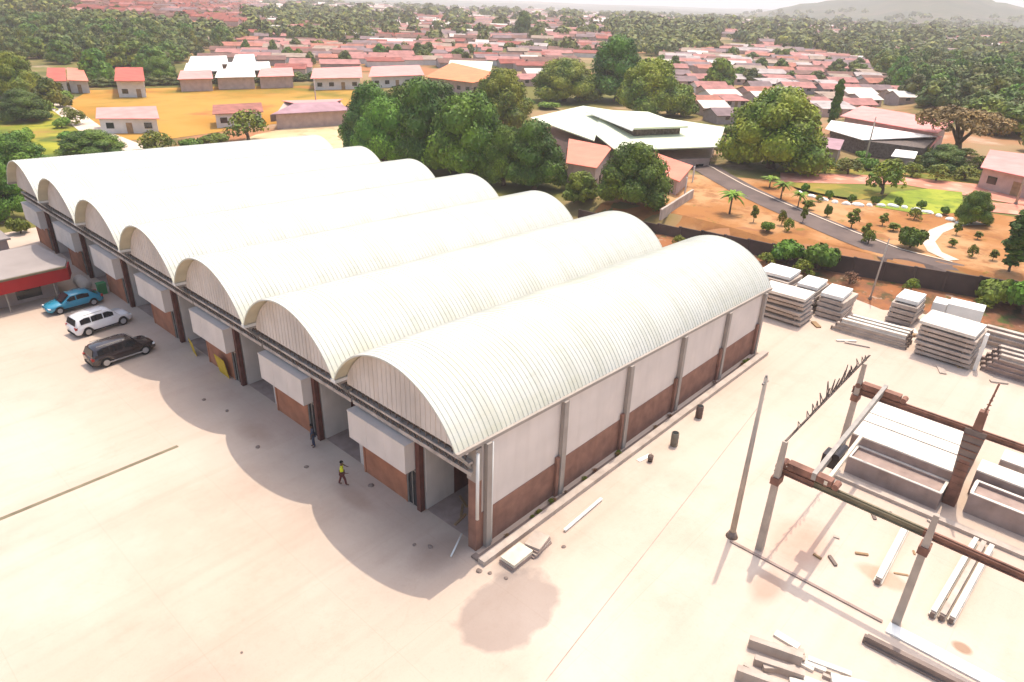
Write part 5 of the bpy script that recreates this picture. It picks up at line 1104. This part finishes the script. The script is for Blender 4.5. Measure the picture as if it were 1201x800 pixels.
for o in list(COL.objects):
    if o.parent is None and o.type == 'EMPTY' and (o.location-CAM).length > 95: occupied.append((o.location.x, o.location.y, 11 if o.get('category') in ('house', 'building', 'hall', 'stall') else 4.5))
def free(x, y, r):
    for a, b_, rr in occupied:
        if abs(x-a) < rr+r and abs(y-b_) < rr+r and math.hypot(x-a, y-b_) < rr+r: return False
    return True
HC, TC = [], []
vd = Vector((math.cos(YAW), math.sin(YAW))); sdv = Vector((math.sin(YAW), -math.cos(YAW)))
D = 120.0; row = 0
while D < 2300:
    gap = 12.5 if D < 420 else 12.5*(1+(D-420)/1000); half = D*1.05; s_ = -half
    while s_ < half:
        step = rndZ.uniform(7.5, 15.5) if D < 420 else rndZ.uniform(8, 15)*(1+(D-420)/1000); s_ += step
        wob = 16*math.sin(s_/70)+rndZ.uniform(-2.2, 2.2); x = CAM.x+vd.x*(D+wob)+sdv.x*s_; y = CAM.y+vd.y*(D+wob)+sdv.y*s_
        z = T(x, y); px, py = PX((x, y, z))
        if px < -15 or px > 1216 or py < -12: continue
        for nm, P_, pal, pr in HZ:
            if inpoly(px, py, P_):
                q_ = rndZ.random()
                if q_ > .77: TC.append((D, x, y, z, nm, 7.0))
                elif q_/.77 < pr: HC.append((D, x, y, z, nm, pal, min(step*.90, 17 if D < 420 else 20), gap, row))
                break
    D += gap*rndZ.uniform(.9, 1.05); row += 1
D = 110.0
while D < 3300:
    gap = 8.5 if D < 400 else 8.5*(1+(D-400)/380); half = D*1.05; s_ = -half
    while s_ < half:
        s_ += gap*rndZ.uniform(.7, 1.3); dd = D+rndZ.uniform(-.4, .4)*gap; x = CAM.x+vd.x*dd+sdv.x*s_; y = CAM.y+vd.y*dd+sdv.y*s_
        z = T(x, y); px, py = PX((x, y, z))
        if px < -25 or px > 1226 or py < -12: continue
        for nm, P_, pr in FZ:
            if inpoly(px, py, P_):
                if rndZ.random() < pr: TC.append((D, x, y, z, nm, gap))
                break
    D += gap
TC.sort(key=lambda h: h[0])
HC = [h for h in HC if h[0] > 700 or free(h[1], h[2], 5)]; TC = [t for t in TC if t[0] > 500 or free(t[1], t[2], 3)]
HC.sort(key=lambda h: h[0]); TC.sort(key=lambda h: h[0])
def house_geo(b, w, d, h, rise, o=(0, 0, 0), rz=0.0, mono=False):
    """walls with material index 0, roof with index 1, long side along local x"""
    c, s = math.cos(rz), math.sin(rz); f = lambda p: (o[0]+p[0]*c-p[1]*s, o[1]+p[0]*s+p[1]*c, o[2]+p[2])
    W_, D_, e_ = w/2, d/2, .35
    b.mi = 0; b.add([f(p) for p in ((-W_,-D_,-.8),(W_,-D_,-.8),(W_,D_,-.8),(-W_,D_,-.8),(-W_,-D_,h),(W_,-D_,h),(W_,D_,h),(-W_,D_,h),(-W_,0,h+rise-.1),(W_,0,h+rise-.1))], [(0,1,5,4),(2,3,7,6),(1,2,6,9,5),(3,0,4,8,7)])
    b.mi = 1
    if mono: b.add([f(p) for p in ((-W_-e_,-D_-e_,h+.05),(W_+e_,-D_-e_,h+.05),(W_+e_,D_+e_,h+rise),(-W_-e_,D_+e_,h+rise),(-W_-e_,-D_-e_,h-.1),(W_+e_,-D_-e_,h-.1))], [(0,1,2,3),(4,5,1,0)])
    else: b.add([f(p) for p in ((-W_-e_,-D_-e_,h-.1),(W_+e_,-D_-e_,h-.1),(W_+e_,0,h+rise),(-W_-e_,0,h+rise),(W_+e_,D_+e_,h-.1),(-W_-e_,D_+e_,h-.1),(-W_-e_,-D_-e_,h-.22),(W_+e_,-D_-e_,h-.22))], [(0,1,2,3),(3,2,4,5),(6,7,1,0)])
def spot(D, px, items, nm):
    ds = sorted(q[0] for q in items if q[4] == nm); xs = sorted(PX(q[1:4])[0] for q in items if q[4] == nm); n = len(ds)
    a = ds.index(D)/n; b_ = sum(1 for v in xs if v < px)/n
    return ('nearest', 'middle', 'rear')[min(2, int(a*3))], ('left', 'centre', 'right')[min(2, int(b_*3))]
HP = {}
def house_proto(w, d, roofm, wallm, mono):
    k = (w, d, roofm, wallm, mono)
    if k not in HP:
        b = MB(); house_geo(b, w, d, 2.1, 1.25 if not mono else .9, mono=mono); out = []
        for mi, nm, mm in ((0, 'wall', wallm), (1, 'roof', roofm)):
            idx = [i for i, q in enumerate(b.m) if q == mi]; me = bpy.data.meshes.new(nm); me.from_pydata(b.v, [], [b.f[i] for i in idx])
            me.validate(); me.materials.append(M[mm]); out.append((nm, me))
        bb = MB(); 
        for x_ in (-w*.3, w*.28): 
            q = MB().box(x_-.6, x_+.6, -d/2-.03, -d/2-.005, 1.0, 2.0); me = bpy.data.meshes.new('window'); me.from_pydata(q.v, [], q.f); me.materials.append(M['glass']); out.append(('window', me))
        q = MB().box(-.45, .45, -d/2-.03, -d/2-.005, 0, 2.0); me = bpy.data.meshes.new('door'); me.from_pydata(q.v, [], q.f); me.materials.append(M['wood']); out.append(('door', me))
        HP[k] = out
    return HP[k]
ZN = {HZ[0][0]: 'red town', HZ[1][0]: 'far hillside settlement', HZ[2][0]: 'top centre town', HZ[3][0]: 'terraced town', HZ[4][0]: 'houses behind hall', HZ[5][0]: 'hazy plain',
  FZ[0][0]: 'top left forest', FZ[1][0]: 'belt behind red town', FZ[2][0]: 'top centre trees', FZ[3][0]: 'belt above hall', FZ[4][0]: 'right hand wood', FZ[5][0]: 'far right trees', FZ[6][0]: 'trees under hills'}
WALLS = ('wall_white', 'wall_pinkish', 'wall_pinkish', 'wall_shop')
NI = 275
for i, (D, x, y, z, nm, pal, w, gap, row) in enumerate(HC[:NI]):
    rm = ROOFW[pal][(row*5+int(rndZ.random()*4)) % len(ROOFW[pal])]; rz = YAW-math.pi/2+rndZ.uniform(-.12, .12)+.25*math.sin(x/90)
    wq = 7 if w < 9 else (10 if w < 12.5 else 14); mono = rndZ.random() < .35; pr = house_proto(wq, rndZ.choice((7, 8.5)), rm, rndZ.choice(WALLS), mono)
    sp_ = spot(D, PX((x, y, z))[0], HC[:NI], nm)
    r = root('house', '%s %s roofed house, %s rows, %s of %s' % ({7: 'small', 10: 'medium', 14: 'long'}[wq], RN[rm], *sp_, ZN[nm]), 'house', (x, y, z), rz, 'houses in the '+nm)
    for q, me in pr[:2] if D > 260 else pr:
        o = bpy.data.objects.new(q, me); COL.objects.link(o); o.parent = r
FARM = [M['wall_pinkish'], M['town_red'], M['town_rust'], M['town_pink'], M['town_mauve'], M['town_tan'], M['town_pale']]
b = MB()
for (D, x, y, z, nm, pal, w, gap, row) in HC[NI:]:
    i0 = len(b.m); house_geo(b, w, min(gap*.6, 12), 3.0, 1.4, (x, y, z), YAW-math.pi/2+rndZ.uniform(-.15, .15))
    mi = {'red': (1, 1, 2, 3, 4), 'mix': (4, 2, 5, 3, 6, 1, 4), 'pink': (3, 6, 5, 4, 3)}[pal]; mi = mi[(row*3+int(rndZ.random()*3)) % len(mi)]
    for j in range(i0, len(b.m)):
        if b.m[j] == 1: b.m[j] = mi
tag(b.build('distant_houses', FARM), 'distant town houses too many to count, fading towards the horizon', 'houses', kind='stuff')
TI = 270
print('houses', len(HC), 'trees', len(TC))
for i, (D, x, y, z, nm, gap) in enumerate(TC[:TI]):
    k = rndZ.choice(('far_a', 'far_a', 'far_b', 'far_c')); w = rndZ.uniform(8, 14) if gap > 7.5 else rndZ.uniform(4, 9); hh = rndZ.uniform(6.5, 10.5) if gap > 7.5 else rndZ.uniform(3.5, 6.5)
    tree(k, x, y, w, hh, '%s %s tree, %s rows, %s of %s' % ('wide' if w > 11 else 'narrow', {'far_a': 'dull green', 'far_b': 'fresh green', 'far_c': 'olive'}[k], *spot(D, PX((x, y, z))[0], TC[:TI], nm), ZN[nm]), 'tree', 'trees of the '+nm, z=z)
b = MB(); rn = random.Random(77)
for (D, x, y, z, nm, gap) in TC[TI:]:
    k = min(2.6, max(1, gap/9)); r0 = (rn.uniform(4, 6.5)*k**.8 if gap > 7.5 else rn.uniform(2, 4)); hz = (rn.uniform(3.2, 5.0)*min(k, 1.7) if gap > 7.5 else rn.uniform(1.8, 3.2)); nq = 90 if D < 700 else 40; s0 = r0*(.22 if D < 700 else .30)
    for _ in range(nq):
        d = Vector((rn.gauss(0, 1), rn.gauss(0, 1), abs(rn.gauss(0, 1)))).normalized(); p = Vector((x+d.x*r0*rn.uniform(.7, 1.05), y+d.y*r0*rn.uniform(.7, 1.05), z+hz*.5+d.z*hz*rn.uniform(.8, 1.1)))
        nn = (d+Vector((rn.uniform(-1, 1), rn.uniform(-1, 1), rn.uniform(-1, 1)))*.5).normalized(); t = nn.cross(Vector((0.3, .2, 1))).normalized(); u = nn.cross(t); s = s0*rn.uniform(.6, 1.2)
        b.mi = 0 if rn.random() < .75 else 1; b.add([p-t*s-u*s*.4, p+t*s*.3-u*s*.9, p+t*s+u*s*.2, p-t*s*.2+u*s*.9], [(0, 1, 2, 3)])
tag(b.build('distant_trees', [M['leaf_far'], M['leaf_olive']]), 'distant woods and scattered trees fading into the haze', 'trees', kind='stuff')

# ------------------------------------------------------------------ haze
if HAZE > 0:
    m = bpy.data.materials.new('haze'); m.use_nodes = True; n = m.node_tree.nodes; n.remove(n['Principled BSDF'])
    v = n.new('ShaderNodeVolumePrincipled'); v.inputs['Color'].default_value = (1, .955, .965, 1); v.inputs['Density'].default_value = HAZE; v.inputs['Anisotropy'].default_value = 0
    m.node_tree.links.new(v.outputs[0], n['Material Output'].inputs['Volume'])
    o = MB().box(-8500, 13000, -9500, 13000, -75, 140).build('haze', m); tag(o, 'pale warm haze over the far town and hills', 'haze', kind='stuff')

# ------------------------------------------------------------------ labels: tell look-alikes apart by their place, left to right
bpy.context.view_layer.update()
seen = {}
for o in COL.objects:
    if o.parent is None and o.get('label') and not o.get('kind'): seen.setdefault(o['label'], []).append(o)
ORDL = ['leftmost', 'second from left', 'third from left', 'fourth from left', 'fifth from left', 'sixth from left', 'seventh from left', 'eighth from left', 'ninth from left', 'tenth from left']
for lab, os_ in seen.items():
    if len(os_) < 2: continue
    os_.sort(key=lambda o: PX(o.location)[0]); n = len(os_)
    for i, o in enumerate(os_):
        if n == 2: w_ = ('left one of the two', 'right one of the two')[i]
        elif i == n-1: w_ = 'rightmost of the like'
        elif i < 10: w_ = ORDL[i]
        else: w_ = ORDL[n-1-i].replace('left', 'right') if n-1-i < 10 else 'in the middle'
        ws = lab.split(); w_ = ' '.join(w_.split()[:16-len(ws)]); o['label'] = lab+', '+w_ if w_ else lab
        if len(ws)+len(w_.split()) > 15 or not w_: print('LONG', lab)
